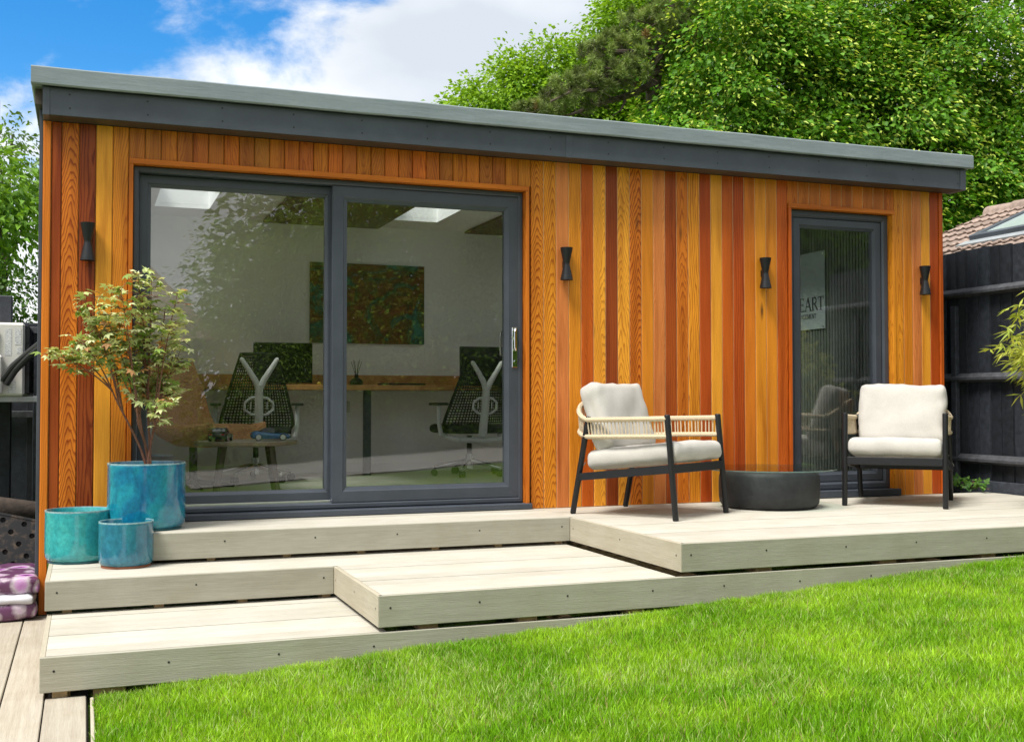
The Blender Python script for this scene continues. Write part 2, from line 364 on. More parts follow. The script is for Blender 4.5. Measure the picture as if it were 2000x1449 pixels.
# ------------------------------------------------------------------ ground and lawn
def gz(x): return min(-0.11, max(-0.56, -0.545 + 0.067 * (x - 0.7)))
def lawn_mat():
    t = NT('lawn_soil'); co = t.coord(which='Object'); f = t.noise(co, 3, 5, 0.6); g = t.noise(co, 60, 3)
    c = t.mix(t.ramp(f, (0.3, 0.0), (0.7, 1.0)), (0.06, 0.13, 0.012), (0.10, 0.18, 0.02)); t.bsdf(c, 0.9, 0, 0.1, g, 0.03, 1.0); return t.m
xs = sorted(set([-150, -60, -20, -6, -2, 0, 0.5, 0.69, 10, 14, 20, 40, 90, 200] + [0.69 + 0.5 * i for i in range(20)])); ys = [-150, -60, -25, -12, -7, -5, -4, -3, -2, 0, 3, 8, 20, 60, 160]
g = MB(); g.add([(x, y, gz(x)) for y in ys for x in xs], [(j * len(xs) + i, j * len(xs) + i + 1, (j + 1) * len(xs) + i + 1, (j + 1) * len(xs) + i) for j in range(len(ys) - 1) for i in range(len(xs) - 1)])
struct(g.build('ground', lawn_mat()))

def grass():
    rng = np.random.default_rng(3)
    def region(n, x0, x1, y0, y1): return np.c_[rng.uniform(x0, x1, n), rng.uniform(y0, y1, n)]
    P = np.vstack([region(270000, 0.70, 7.3, -4.45, -2.03), region(50000, 0.70, 7.3, -6.6, -4.45), region(26000, 0.72, 6.0, -2.14, -2.045)])
    n = len(P)
    def vn(s, o):        # cheap smooth value noise
        q = P * s + o; i = np.floor(q).astype(int); f = q - i; f = f * f * (3 - 2 * f)
        h = lambda a, b: np.modf(np.abs(np.sin(a * 127.1 + b * 311.7 + o * 17.3) * 43758.5453))[0]
        return (h(i[:, 0], i[:, 1]) * (1 - f[:, 0]) + h(i[:, 0] + 1, i[:, 1]) * f[:, 0]) * (1 - f[:, 1]) + (h(i[:, 0], i[:, 1] + 1) * (1 - f[:, 0]) + h(i[:, 0] + 1, i[:, 1] + 1) * f[:, 0]) * f[:, 1]
    clump = 0.5 * vn(2.3, 1.0) + 0.5 * vn(6.1, 5.0); fine = vn(14.0, 9.0); tone = 0.45 * vn(1.4, 21.0) + 0.55 * vn(5.0, 33.0)
    z0 = np.clip(-0.545 + 0.067 * (P[:, 0] - 0.7), -0.56, -0.11)
    H = (0.026 + 0.022 * clump + 0.026 * rng.random(n)) * (0.85 + 0.3 * fine)
    ang = 2 * np.pi * (vn(3.1, 41.0) * 0.8 + rng.random(n) * 1.0)
    bend = H * (0.1 + 0.75 * rng.random(n)) * (0.5 + 0.5 * clump)
    bx, by = np.cos(ang) * bend, np.sin(ang) * bend
    fa = rng.uniform(0, np.pi, n); W = rng.uniform(0.0014, 0.0029, n); sx, sy = np.cos(fa) * W, np.sin(fa) * W
    B = np.c_[P, z0]; V = np.empty((n, 5, 3), np.float32)
    V[:, 0] = B + np.c_[-sx, -sy, 0 * W]; V[:, 1] = B + np.c_[sx, sy, 0 * W]
    mid = B + np.c_[bx * 0.35, by * 0.35, H * 0.62]
    V[:, 2] = mid + np.c_[sx * .85, sy * .85, 0 * W]; V[:, 3] = mid - np.c_[sx * .85, sy * .85, 0 * W]
    V[:, 4] = B + np.c_[bx, by, H]
    tri = np.array([[0, 1, 2], [0, 2, 3], [3, 2, 4]]); F = (np.arange(n)[:, None, None] * 5 + tri[None]).reshape(-1, 3)
    r = rng.random(n)[:, None]; a = np.array([0.18, 0.40, 0.010]); b = np.array([0.36, 0.59, 0.03]); c = np.array([0.46, 0.58, 0.20])
    k = np.clip(tone * 2.2 - 0.6, 0, 1)[:, None]; col = a * (1 - k) + b * k
    col = col * (0.6 + 0.75 * r); pale = (rng.random(n) < 0.10 + 0.16 * (vn(2.0, 55.0) > 0.6))[:, None]; col = np.where(pale, c * (0.8 + 0.4 * r), col)
    straw = (rng.random(n) < 0.035)[:, None]; col = np.where(straw, np.array([0.42, 0.36, 0.14]), col)
    return np_mesh('grass', V.reshape(-1, 3), F, M_GRASS, np.repeat(col, 5, axis=0))
go = link('grass', grass()); tag(go, 'short bright green lawn grass in front of the decking', 'grass', kind='stuff')

def patio_mat():
    t = NT('pale_paving'); b = t.n('ShaderNodeTexBrick'); t.l(t.coord((1.6, 1.6, 1.6)), b.inputs[0]); b.inputs['Color1'].default_value = (.30, .29, .26, 1); b.inputs['Color2'].default_value = (.25, .24, .22, 1); b.inputs['Mortar'].default_value = (.16, .15, .14, 1); b.inputs['Mortar Size'].default_value = .012; b.inputs['Scale'].default_value = 1.0
    f = t.noise(t.coord(), 3, 4); t.bsdf(t.mix(1.0, b.outputs[0], t.ramp(f, (.3, .85), (.7, 1.1)), 'MULTIPLY'), .8); return t.m
px_ = [2.0, 3, 4, 5, 6, 7, 7.19, 10, 16, 22]; p_ = MB(); p_.add([(x, y, gz(x) + .02) for y in (-11.8, -8.3) for x in px_], [(i, i + 1, len(px_) + i + 1, len(px_) + i) for i in range(len(px_) - 1)]); struct(p_.build('patio', patio_mat()))

# ------------------------------------------------------------------ path of boards at the left
path = struct(thing('path', None, None, (0.4, -2.0, -0.53)))
MB().box(-0.9, 0.68, -8, 0.05, -0.60, -0.535).build('path_bed', M_DARK, path, world=True)
pm = None
for i, x0 in enumerate((-0.30, -0.135, 0.032, 0.197, 0.362, 0.526)):
    x0 = x0 - 0.012
    for (y0, y1) in (((-3.6, -0.02), (-7.4, -3.606)) if i < 4 else ((-3.1, -1.99), (-7.4, -3.106)) if i == 5 else ((-3.9, -0.02), (-7.4, -3.906))):
        MB().cbox(0, 0.158, y0, y1, -0.024, 0, 0.003).build('plank', M_PATH, path, loc=(x0, 0, -0.507), world=True)
MB().cbox(0.688, 0.702, -7.4, -2.05, -0.56, -0.503, 0.003).build('edging', M_FASY, path, world=True)

# ------------------------------------------------------------------ decking: three stacked platforms
YF = -2.0147; HT = 0.1454; RISE = 0.167
def screws(mb, pts, face):
    for p in pts:
        x, y, z = p; r = 0.0055
        ring = [(math.cos(2 * math.pi * k / 6) * r, math.sin(2 * math.pi * k / 6) * r) for k in range(6)]
        if face == 'y': mb.add([(x + a, y, z + b) for a, b in ring], [tuple(range(6))])
        else: mb.add([(x, y + a, z + b) for a, b in ring], [tuple(range(6))])
def deck(name, label, rects, top, fascias, joists, bw=0.1385):
    """rects: (x0,x1,y0,y1) top areas split in boards along x; fascias: ('x'|'y', fixed, a, b, outward sign)"""
    d = thing(name, label, 'decking', (rects[0][0], rects[0][2], top - RISE))
    for (x0, x1, y0, y1) in rects:
        n = max(1, round((y1 - y0) / bw)); s = (y1 - y0) / n
        for i in range(n):
            a, b = y0 + i * s, y0 + (i + 1) * s
            MB().cbox(0, x1 - x0, -s / 2 + 0.0045, s / 2 - 0.0045, -0.022, 0, 0.0012).build('deck_board', M_DECKX, d, loc=(x0, (a + b) / 2, top - 0.0006 * (i % 3)), world=True)
    sc = MB()
    for ax, fx, a, b, sg in fascias:
        if ax == 'x':   # runs along x at y = fx, facing -y
            MB().cbox(a, b, fx, fx + 0.022, top - HT, top - 0.0005, 0.0025).build('fascia_board', M_FASX, d, world=True)
            k = max(2, round((b - a) / 0.42)); screws(sc, [(a + 0.055 + (b - a - 0.11) * i / (k - 1) + random.uniform(-.03, .03) * (0 < i < k - 1), fx - 0.0012, top - HT * (0.38 + 0.04 * random.random())) for i in range(k)], 'y')
        else:           # runs along y at x = fx, facing -x
            MB().cbox(fx, fx + 0.022, a, b, top - HT, top - 0.0005, 0.0025).build('fascia_board', M_FASY, d, world=True)
            screws(sc, [(fx - 0.0012, a + 0.05, top - HT * .45), (fx - 0.0012, (a + b) / 2, top - HT * .4), (fx - 0.0012, b - 0.05, top - HT * .45)], 'x')
    stuff(sc.build('screw_heads', M_DARK, d, world=True))
    for (x0, x1, y0, y1) in joists:
        MB().box(x0, x1, y0, y1, top - RISE - 0.012, top - 0.024).build('joist', M_TIMBER, d, world=True)
    return d
XE = 7.335
deck('upper_deck', 'highest pale composite deck carrying the armchairs and drum table',
     [(0.838, 3.50, -0.595, 0.0), (3.502, XE, YF + 0.024, 0.0)], 0.0,
     [('x', -0.6172, 0.815, 3.4783, -1), ('y', 3.4783, YF + 0.001, -0.6165, -1), ('x', YF, 3.4793, XE, -1), ('y', 0.815, -0.594, -0.002, -1)],
     [(x, x + 0.045, -0.57, -0.02) for x in (0.9, 1.3, 1.72, 2.15, 2.6, 3.0, 3.4)] + [(x, x + 0.095, YF + 0.05, -0.02) for x in (3.95, 4.75, 5.45, 6.2, 6.9)])
deck('middle_deck', 'middle pale composite step that carries the two smaller blue pots',
     [(0.503, 3.46, -1.011, -0.03), (1.939, 3.46, YF + 0.024, -1.0115)], -RISE,
     [('x', -1.0334, 0.4807, 1.9150, -1), ('y', 1.9152, YF + 0.001, -1.0325, -1), ('x', YF, 1.9162, XE, -1), ('y', 0.4807, -1.0105, -0.03, -1)],
     [(x, x + 0.045, -0.99, -0.1) for x in (0.56, 1.0, 1.42, 1.86)] + [(x, x + 0.09, YF + 0.04, -1.05) for x in (2.12, 2.62, 3.2)] + [(3.6, 3.67, -1.9, -0.1), (5.2, 5.27, -1.9, -.1), (6.8, 6.87, -1.9, -.1)])
deck('lower_deck', 'lowest pale composite step beside the lawn and board path',
     [(0.514, 1.96, YF + 0.024, -0.98)], -2 * RISE,
     [('x', YF, 0.4915, 4.2, -1), ('y', 0.4915, YF + 0.0225, -0.99, -1)],
     [(0.56, 0.61, YF + 0.06, -1.0), (1.0, 1.05, YF + 0.06, -1.0), (1.5, 1.55, YF + .06, -1.0), (1.9, 1.95, YF + .06, -1.0), (2.9, 2.95, -1.9, -1.0), (3.9, 3.95, -1.9, -1)])
for (x0, x1) in ((0.54, 0.60), (0.70, 0.83), (1.25, 1.33)):
    tag(MB().cbox(x0, x1, YF + 0.03, YF + 0.25, -0.53, -0.4805, 0.003).build('timber_block', M_TIMBER), {0.54: 'small raw timber block under the lowest step above the path boards', 0.70: 'wider raw timber block under the lowest step where lawn meets path', 1.25: 'raw timber block under the lowest step half hidden in grass'}[x0], 'timber block', 'timber blocks under the lowest step')

# ------------------------------------------------------------------ garden room
GR = thing('garden_room', 'flat-roofed garden room clad in vertical red cedar with dark grey trim', 'garden room', (0.4164, 0.0, -0.5))
XL, XR, YB = 0.4164, 6.9145, 3.05
def board(name, x, z0, z1, wd, y0=-0.004, col=(0.5, 0.17, 0.03), tilt=None, gx=None, gap=None, st=None, kn=0.0, dpt=0.02, groove=0.0036):
    L = z1 - z0; key = ('cb', round(L, 3), round(wd, 4), dpt)
    if key not in MATS:
        h = wd / 2 - groove / 2; c = 0.0045; m = MB()
        prof = [(-h, dpt), (-h, c), (-h + c, 0), (h - c, 0), (h, c), (h, dpt)]
        m.prism([(a, b) for a, b in prof], 0, L, 'z'); MATS[key] = m.mesh('cladding_board', M_CEDAR)
    o = link(name, MATS[key], GR, (x, y0 - dpt, z0), True)
    o.color = (*col, 1); sty = random.random()
    o['ring_tilt'] = (tilt if tilt is not None else random.choice((0.0, 0.004, 0.03, 0.06, -0.05))) * 2.6
    o['ring_x'] = gx if gx is not None else random.choice((0.0, 0.012, -0.015, 0.08, -0.09, 0.15))
    o['ring_gap'] = (gap if gap is not None else random.uniform(0.005, 0.009)) * 1.45
    o['ring_strength'] = st if st is not None else random.uniform(0.25, 0.6)
    o['knots'] = kn
    return o
PAL = {'y': (0.72, 0.265, 0.020), 'Y': (0.81, 0.34, 0.032), 'o': (0.62, 0.175, 0.015), 'a': (0.66, 0.225, 0.018), 's': (0.66, 0.215, 0.055), 'r': (0.52, 0.105, 0.010), 'R': (0.43, 0.072, 0.009), 'd': (0.28, 0.056, 0.010), 'D': (0.36, 0.072, 0.010), 'b': (0.50, 0.145, 0.018)}
TOP = 2.342
# backing, shell
MB().box(XL + 0.02, XR - 0.02, 0.0, 0.02, -0.165, 0.0).build('plinth', M_BACK, GR, world=True)
for (a, b, z0, z1) in ((XL + 0.02, 0.90, 0.0, TOP), (0.90, 3.43, 2.15, TOP), (3.46, 5.485, 0.0, TOP), (5.505, 6.445, 2.165, TOP), (6.46, XR - 0.045, 0.0, TOP)):
    MB().box(a, b, -0.0185 if a > 3.4 else -0.003, 0.06, z0, z1).build('wall_backing', M_BACK, GR, world=True)
# left boards
xe = [0.463, 0.519, 0.614, 0.706, 0.800, 0.889]; cl = ['D', 'o', 'd', 'Y', 'a']
st = [dict(tilt=0.0, gx=0.2, st=.25), dict(tilt=0.075, gx=0.0, st=.75, gap=.0085), dict(tilt=0.004, gx=.02, st=.7, gap=.012), dict(tilt=0.0, gx=.2, st=.2), dict(tilt=.03, gx=.04, st=.45)]
for i in range(5): board('cladding_board', (xe[i] + xe[i + 1]) / 2, -0.165, TOP, xe[i + 1] - xe[i], col=PAL[cl[i]], **st[i])
board('corner_trim', (XL + 0.463) / 2, -0.50, TOP + 0.0, 0.463 - XL, y0=-0.006, col=PAL['o'], tilt=0, gx=.2, st=.25, dpt=.028)
MB().cbox(XL - 0.014, XL - 0.001, 0.03, YB, -0.45, 2.45, 0.002).build('side_cladding', M_ANTH, GR, world=True)
MB().cbox(XL - 0.020, XL - 0.0005, 0.006, 0.026, -0.45, 2.44, 0.002).build('corner_angle', M_ANTH2, GR, world=True)
# header boards over the sliding door
HB = ['b', 'b', 'o', 'b', 'b', 'b', 'o', 'b', 'b', 'o', 'b', 'b', 'o', 'o', 'b', 'o', 'b', 'o', 'b', 'o', 'o', 'b', 'o', 'o', 'b', 'b', 'a', 'a']
n = 28; wdh = (3.456 - 0.889) / n
for i in range(n): board('cladding_board', 0.889 + wdh * (i + .5), 2.163, TOP, wdh, col=tuple(v * random.uniform(.85, 1.1) for v in PAL[HB[i]]), gap=.008)
# middle boards
MIDC = [('a', .085, 0.0, .75, .0085, 1), ('y', .07, .02, .6, .009, 0), ('s', 0, .3, .12, .008, 0), ('y', .01, .06, .45, .007, 1), ('r', .02, -.05, .4, .006, 0), ('Y', .05, .03, .5, .006, 1), ('d', 0, .2, .4, .012, 1), ('Y', .06, -.02, .5, .009, 1), ('o', .08, .02, .85, .009, 1), ('a', 0, .2, .2, .006, 0), ('s', .03, .05, .3, .005, 1), ('D', 0, .15, .4, .011, 1), ('o', .03, .0, .6, .007, 1), ('y', .004, -.08, .6, .012, 0), ('R', 0, .3, .2, .006, 0), ('Y', 0, .12, .4, .005, 0), ('r', 0, .2, .2, .006, 1), ('R', .004, .05, .5, .011, 0), ('o', 0, .2, .2, .006, 0), ('y', 0, .2, .2, .006, 1), ('a', 0, .2, .25, .006, 0), ('r', .01, .04, .5, .007, 0)]
wdm = (5.490 - 3.456) / 22
for i, (c, tl, gx, s, gp, k) in enumerate(MIDC): board('cladding_board', 3.456 + wdm * (i + .5), 0.004, TOP, wdm, col=PAL[c], tilt=tl, gx=gx, st=s, gap=gp, kn=float(k) * .9)
# header over the side door, right boards
n = 10; wdd = (6.455 - 5.490) / n
for i in range(n): board('cladding_board', 5.49 + wdd * (i + .5), 2.178, TOP, wdd, col=PAL['b' if i % 3 else 'o'], tilt=.02, gap=.007)
for i, c in enumerate(('y', 'a', 's', 'Y', 'R')): board('cladding_board', 6.455 + 0.0845 * (i + .5), 0.004, TOP, 0.0845, col=PAL[c], tilt=(.03, 0, 0, 0, 0)[i], gx=(.0, .2, .2, .1, .2)[i], st=.4, kn=1.0)
board('corner_trim', 6.896, 0.004, TOP, 0.038, y0=-0.006, col=PAL['r'], tilt=0, gx=.2, st=.3, dpt=.028)
MB().cbox(XR + 0.001, XR + 0.014, 0.0, YB, -0.3, 2.40, 0.002).build('side_cladding', M_ANTH, GR, world=True)
# cedar trims and reveals round the two openings
def trim(nm, x0, x1, z0, z1, y0, y1, col, vert):
    m = MB()
    if vert: m.cbox(-(x1 - x0) / 2, (x1 - x0) / 2, y0, y1, 0, z1 - z0, 0.002); o = m.build(nm, M_CEDAR, GR, loc=((x0 + x1) / 2, 0, z0), world=True)
    else:
        m.cbox(-(z1 - z0) / 2, (z1 - z0) / 2, y0, y1, 0, x1 - x0, 0.002); o = m.build(nm, M_CEDAR, GR, loc=(x0, 0, (z0 + z1) / 2), world=True); o.rotation_euler = (0, R(90), 0)
    o.color = (*PAL[col], 1); o['ring_tilt'] = 0.01; o['ring_x'] = 0.05; o['ring_gap'] = 0.006; o['ring_strength'] = 0.4; o['knots'] = 0.0
for (a, b, h, c1, c2) in ((0.9143, 3.4161, 2.13, 'o', 'o'), (5.5185, 6.4301, 2.146, 'r', 'y')):
    trim('opening_trim', a - 0.024, b + 0.024, h, h + 0.031, -0.036, 0.075, 'o', False)
    trim('opening_trim', a - 0.024, a, 0.003, h - 0.001, -0.034, 0.075, c1, True)
    trim('opening_trim', b, b + 0.024, 0.003, h - 0.001, -0.034, 0.075, c2, True)
# roof: cap, fascia, soffit
def cap():
    m = MB(); x0, x1, yf, z1, z0 = 0.3565, 7.0492, -0.2194, 2.6095, 2.5053; n = 90; prof = [(0.10, 2.56), (0.03, 2.59), (0.007, z1), (0.0, z1 - 0.007), (-0.001, z0 + .008), (0.006, z0), (0.03, z0 + 0.002), (0.05, z0 + .03)]
    vv = []
    for i in range(n + 1):
        x = x0 + (x1 - x0) * i / n
        dz = 0.0035 * mnoise.noise((x * 2.1, 3, 1)) + 0.0016 * mnoise.noise((x * 9, 7, 2)); dy = 0.004 * mnoise.noise((x * 1.7, 9, 4))
        vv += [(x, yf + p + dy, q + dz) for p, q in prof]
    k = len(prof); m.add(vv, [(i * k + j, (i + 1) * k + j, (i + 1) * k + j + 1, i * k + j + 1) for i in range(n) for j in range(k - 1)] + [tuple(range(k)), tuple(n * k + j for j in range(k))[::-1]])
    return m.build('roof_cap', M_GRP, GR, smooth=True, angle=28, world=True)
CAP = cap()
for x0, x1 in ((0.3565, 0.42), (6.985, 7.0492)):
    m = MB(); m.cbox(x0, x1, -0.165, YB + 0.1, 2.506, 2.606, 0.008); m.build('roof_edge', M_GRP, GR, world=True)
# roof deck with two skylight openings and an unseen third, added to brighten the room
SK = [(1.17, 1.60), (3.16, 3.555), (5.05, 6.25)]; SY = (0.62, 2.48); ZC = 2.30
def slabs(nm, z0, z1, mat, xa, xb, ya, yb):
    xs = [xa] + [v for s in SK for v in s] + [xb]
    for i in range(0, len(xs), 2): MB().box(xs[i], xs[i + 1], ya, yb, z0, z1).build(nm, mat, GR, world=True)
    for s in SK:
        MB().box(s[0], s[1], ya, SY[0], z0, z1).build(nm, mat, GR, world=True); MB().box(s[0], s[1], SY[1], yb, z0, z1).build(nm, mat, GR, world=True)
slabs('roof_deck', 2.45, 2.56, M_GRP, 0.42, 6.985, -0.12, YB + .08)
slabs('ceiling', ZC, ZC + 0.03, M_WHITE, XL + .05, XR - .15, 0.10, YB - .1)
for s in SK:
    sk = thing('skylight', None, None); sk.parent = GR; sk.location = -GR.location
    # white shaft lining, kerb, pane
    for (a, b, c, d) in ((s[0] - .012, s[0], SY[0] - .012, SY[1] + .012), (s[1], s[1] + .012, SY[0] - .012, SY[1] + .012), (s[0], s[1], SY[0] - .012, SY[0]), (s[0], s[1], SY[1], SY[1] + .012)):
        MB().box(a, b, c, d, ZC + .031, 2.605).build('shaft_lining', M_WHITE, sk)
    MB().box(s[0] - .03, s[1] + .03, SY[0] - .03, SY[1] + .03, 2.607, 2.613).build('pane', M_GLASS2, sk)
MB().cbox(2.10, 3.13, 1.60, 2.90, ZC - 0.022, ZC - 0.002, .003).build('ceiling_panel', M_CEILP, GR, world=True)
MB().cbox(3.95, 5.0, 1.60, 2.90, ZC - 0.022, ZC - 0.002, .003).build('ceiling_panel', M_CEILP, GR, world=True)
# fascia boards (two lengths) with end caps, joint cover, rivets
FZ0, FZ1, FY = 2.347, 2.5055, -0.172
for (a, b) in ((0.452, 3.662), (3.682, 6.962)): MB().cbox(a, b, FY, FY + 0.012, FZ0, FZ1, 0.002).build('fascia', M_ANTH2, GR, world=True)
MB().cbox(3.648, 3.696, FY - 0.004, FY + 0.010, FZ0 - .002, FZ1, 0.0015).build('fascia_joint', M_ANTH2, GR, world=True)
for (a, b) in ((0.418, 0.456), (6.958, 7.0134)): MB().cbox(a, b, FY - 0.005, 0.0, FZ0 - .003, FZ1, 0.002).build('fascia_end_cap', M_ANTH2, GR, world=True)
MB().box(0.44, 6.99, FY + 0.012, 0.0, FZ0 - 0.001, FZ0 + 0.010).build('soffit', M_SOFFIT, GR, world=True)
m = MB()
for i in range(16):
    x = 0.56 + i * 0.425; screws(m, [(x, FY - 0.0015, FZ1 - 0.035), (x + .002, FY - 0.0015, FZ0 + 0.045)], 'y')
stuff(m.build('fascia_rivets', M_DARK, GR, world=True))
MB().box(0.375, 0.42, -0.1, YB, 2.42, 2.5055).build('verge_soffit', M_SOFFIT, GR, world=True)
# inside shell
MB().box(XL + .06, XR - .1, 0.07, YB - .08, -0.02, 0.085).build('floor', M_FLOOR, GR, world=True)
MB().box(XL + .03, XR - .08, 2.93, YB, 0.0, 2.45).build('back_wall', M_WHITE, GR, world=True)
MB().box(XL + .002, XL + .06, 0.061, 2.93, 0.0, 2.45).build('end_wall', M_WHITE, GR, world=True)
MB().box(6.70, XR - .001, 0.061, 2.93, 0.0, 2.45).build('end_wall', M_DARK, GR, world=True)
for (a, b, z0, z1) in ((XL + .06, 0.90, 0.086, ZC), (0.90, 3.43, 2.15, ZC), (3.43, 5.505, .086, ZC), (5.505, 6.445, 2.165, ZC), (6.445, 6.69, .086, ZC)):
    MB().box(a, b, 0.0605, 0.10, z0, z1 + .15).build('inner_wall', M_WHITE, GR, world=True)
MB().cbox(XL + .07, 6.5, 2.914, 2.9295, 0.086, 0.17, .003).build('skirting', M_WHITE, GR, world=True)
# black slatted end wall seen through the side door
M_SLAT = plain('charcoal_slat', (0.085, 0.10, 0.085), 0.55, 0, 0.2, 20, objvar=.15)
ms = MB().cbox(0, 0.022, -0.0135, 0.0135, 0.087, ZC - .002, 0.002).mesh('wall_slat', M_SLAT)
for i in range(64): link('wall_slat', ms, GR, (6.664, 0.13 + 0.0405 * i, 0), True)
MB().box(6.686, 6.6995, 0.11, 2.8, 0.087, ZC - .002).build('slat_backing', M_DARK, GR, world=True)

# ---- doors
def mitred(mb, x0, x1, z0, z1, w, y0, y1, lip=0.006, gap=0.0005):
    """four mitred bars with a stepped inner glazing bead"""
    prof = [(0.0, y0 + .004), (.004, y0), (w * .72, y0), (w * .78, y0 + lip), (w, y0 + lip + .008), (w, y1), (0.0, y1)]
    cs = [(x0, z0, 1, 1), (x1, z0, -1, 1), (x1, z1, -1, -1), (x0, z1, 1, -1)]
    for i in range(4):
        a, b = cs[i], cs[(i + 1) % 4]; o = len(mb.v); t = Vector((b[0] - a[0], b[1] - a[1])).normalized() * gap
        for (c, sg) in ((a, 1), (b, -1)):
            for (d, y) in prof: mb.v.append((c[0] + c[2] * d + t.x * sg, y, c[1] + c[3] * d + t.y * sg))
        k = len(prof)
        for j in range(k): mb.f.append((o + j, o + k + j, o + k + (j + 1) % k, o + (j + 1) % k))
        mb.f.append(tuple(o + j for j in range(k))); mb.f.append(tuple(o + k + j for j in range(k)))
    return mb
SD = thing('sliding_door', None, None); SD.parent = GR; SD.location = -GR.location
mitred(MB(), 0.9175, 3.4130, 0.045, 2.1275, 0.034, 0.022, 0.150, .002).build('outer_frame', M_ANTH, SD)
MB().cbox(0.9175, 3.452, -0.058, 0.10, 0.003, 0.040, 0.004).build('sill', M_ANTH, SD)
MB().cbox(0.952, 3.379, 0.030, 0.060, 0.0405, 0.058, 0.003).build('track', M_ANTH, SD)
MB().cbox(0.952, 2.14, 0.066, 0.074, 0.060, 0.094, 0.001).build('track', M_ALU, SD)
mitred(MB(), 0.952, 2.155, 0.092, 2.092, 0.070, 0.088, 0.140).build('sash', M_ANTH, SD)
mitred(MB(), 2.118, 3.385, 0.078, 2.092, 0.098, 0.026, 0.080).build('sash', M_ANTH, SD)
MB().box(1.018, 2.092, 0.112, 0.122, 0.158, 2.026).build('pane', M_GLASS, SD)
MB().box(2.212, 3.291, 0.048, 0.058, 0.172, 1.998).build('pane', M_GLASS, SD)
h = MB(); h.cbox(3.335, 3.375, 0.018, 0.0265, 0.945, 1.215, 0.003); h.tube([(3.350, .02, 1.195), (3.345, -.022, 1.198), (3.337, -.032, 1.185), (3.337, -.032, 1.10), (3.337, -.032, 1.075), (3.345, -.022, 1.062), (3.352, .02, 1.065)], .0075, 8)
h.tube([(3.34, -.026, 1.12), (3.32, -.032, 1.14), (3.313, -.034, 1.152)], .006, 8); h.tube([(3.357, .02, .985), (3.357, .008, .985)], .009, 10)
hd = h.build('handle', M_CHROME, SD, smooth=True)
h = MB(); h.cbox(3.30, 3.335, 0.083, 0.10, 0.99, 1.215, 0.003); h.tube([(3.31, .1, 1.19), (3.30, .14, 1.19), (3.297, .145, 1.10), (3.30, .14, 1.03), (3.31, .1, 1.03)], .008, 8); h.build('handle', M_CHROME, SD, smooth=True)
D2 = thing('side_door', None, None); D2.parent = GR; D2.location = -GR.location
mitred(MB(), 5.5215, 6.4275, 0.06, 2.1435, 0.052, 0.020, 0.10, .004).build('outer_frame', M_ANTH, D2)
MB().cbox(5.5215, 6.475, -0.055, 0.08, 0.003, 0.055, 0.004).build('sill', M_ANTH, D2)
mitred(MB(), 5.577, 6.372, 0.116, 2.088, 0.072, 0.034, 0.09).build('sash', M_ANTH, D2)
MB().box(5.640, 6.309, 0.060, 0.070, 0.18, 2.024).build('pane', M_GLASS, D2)
MB().cbox(5.5216, 5.540, 0.008, 0.0195, 0.93, 1.03, .001).build('hinge', M_ALU, D2)

# sign on the slatted wall
def strokes(mb, txt, x, z, hgt, depth):
    """upright roman capitals from thick and thin strokes with serifs, in the (x, z) plane"""
    T, t = 0.135, 0.055
    def bar(x0, z0, x1, z1, wd):
        d = Vector((x1 - x0, z1 - z0)); nrm = Vector((-d.y, d.x)).normalized() * wd / 2
        mb.prism([(x + (p[0]) * hgt, z + (p[1]) * hgt) for p in ((x0 + nrm.x, z0 + nrm.y), (x1 + nrm.x, z1 + nrm.y), (x1 - nrm.x, z1 - nrm.y), (x0 - nrm.x, z0 - nrm.y))], 0, depth)
    def ser(cx, cz, wd=.3): bar(cx - wd / 2, cz, cx + wd / 2, cz, t * .8)
    def arc(cx, cz, rx, rz, a0, a1, wd, n=12):
        P = [(cx + rx * math.cos(R(a0 + (a1 - a0) * i / n)), cz + rz * math.sin(R(a0 + (a1 - a0) * i / n))) for i in range(n + 1)]
        for p, q in zip(P, P[1:]): bar(*p, *q, wd)
    for ch in txt:
        wdt = .75
        if ch == 'H':
            bar(.15, 0, .15, 1, T); bar(.65, 0, .65, 1, T); bar(.15, .52, .65, .52, t); [ser(a, b) for a in (.15, .65) for b in (.03, .97)]; wdt = .85
        elif ch == 'E':
            bar(.15, 0, .15, 1, T); bar(.1, .03, .6, .03, t); bar(.1, .97, .57, .97, t); bar(.15, .52, .48, .52, t); bar(.59, 0, .59, .2, t * .8); bar(.56, .82, .56, 1, t * .8); bar(.47, .42, .47, .62, t * .8); wdt = .7
        elif ch == 'A':
            bar(.08, 0, .40, 1, t); bar(.40, 1, .74, 0, T); bar(.2, .35, .62, .35, t); ser(.08, .03, .25); ser(.74, .03, .28); wdt = .85
        elif ch == 'R':
            bar(.15, 0, .15, 1, T); ser(.15, .03); arc(.35, .75, .22, .23, 90, -90, T * .8); bar(.1, .97, .37, .97, t); bar(.15, .52, .37, .52, t); bar(.36, .5, .74, .02, T); wdt = .78
        elif ch == 'T':
            bar(.35, 0, .35, 1, T); ser(.35, .03); bar(.02, .97, .68, .97, t); bar(.03, .8, .03, 1, t * .8); bar(.67, .8, .67, 1, t * .8); wdt = .72
        elif ch == 'M':
            bar(.12, 0, .12, 1, t); bar(.12, 1, .46, .05, T); bar(.46, .05, .8, 1, t); bar(.8, 0, .8, 1, T); ser(.12, .03, .22); ser(.8, .03); wdt = .98
        elif ch == 'N':
            bar(.12, 0, .12, 1, t); bar(.12, 1, .68, 0, T); bar(.68, 0, .68, 1, t); ser(.12, .03, .24); ser(.68, .97, .24); wdt = .84
        elif ch == 'G':
            arc(.42, .5, .35, .48, 45, 330, T * .8, 20); bar(.70, .05, .70, .42, T * .8); ser(.68, .42, .26); wdt = .88
        x += wdt * hgt
    return x
SG = thing('wall_sign', 'pale glass sign with dark lettering on the slatted wall behind the side door', 'sign', (6.655, 1.45, 1.35))
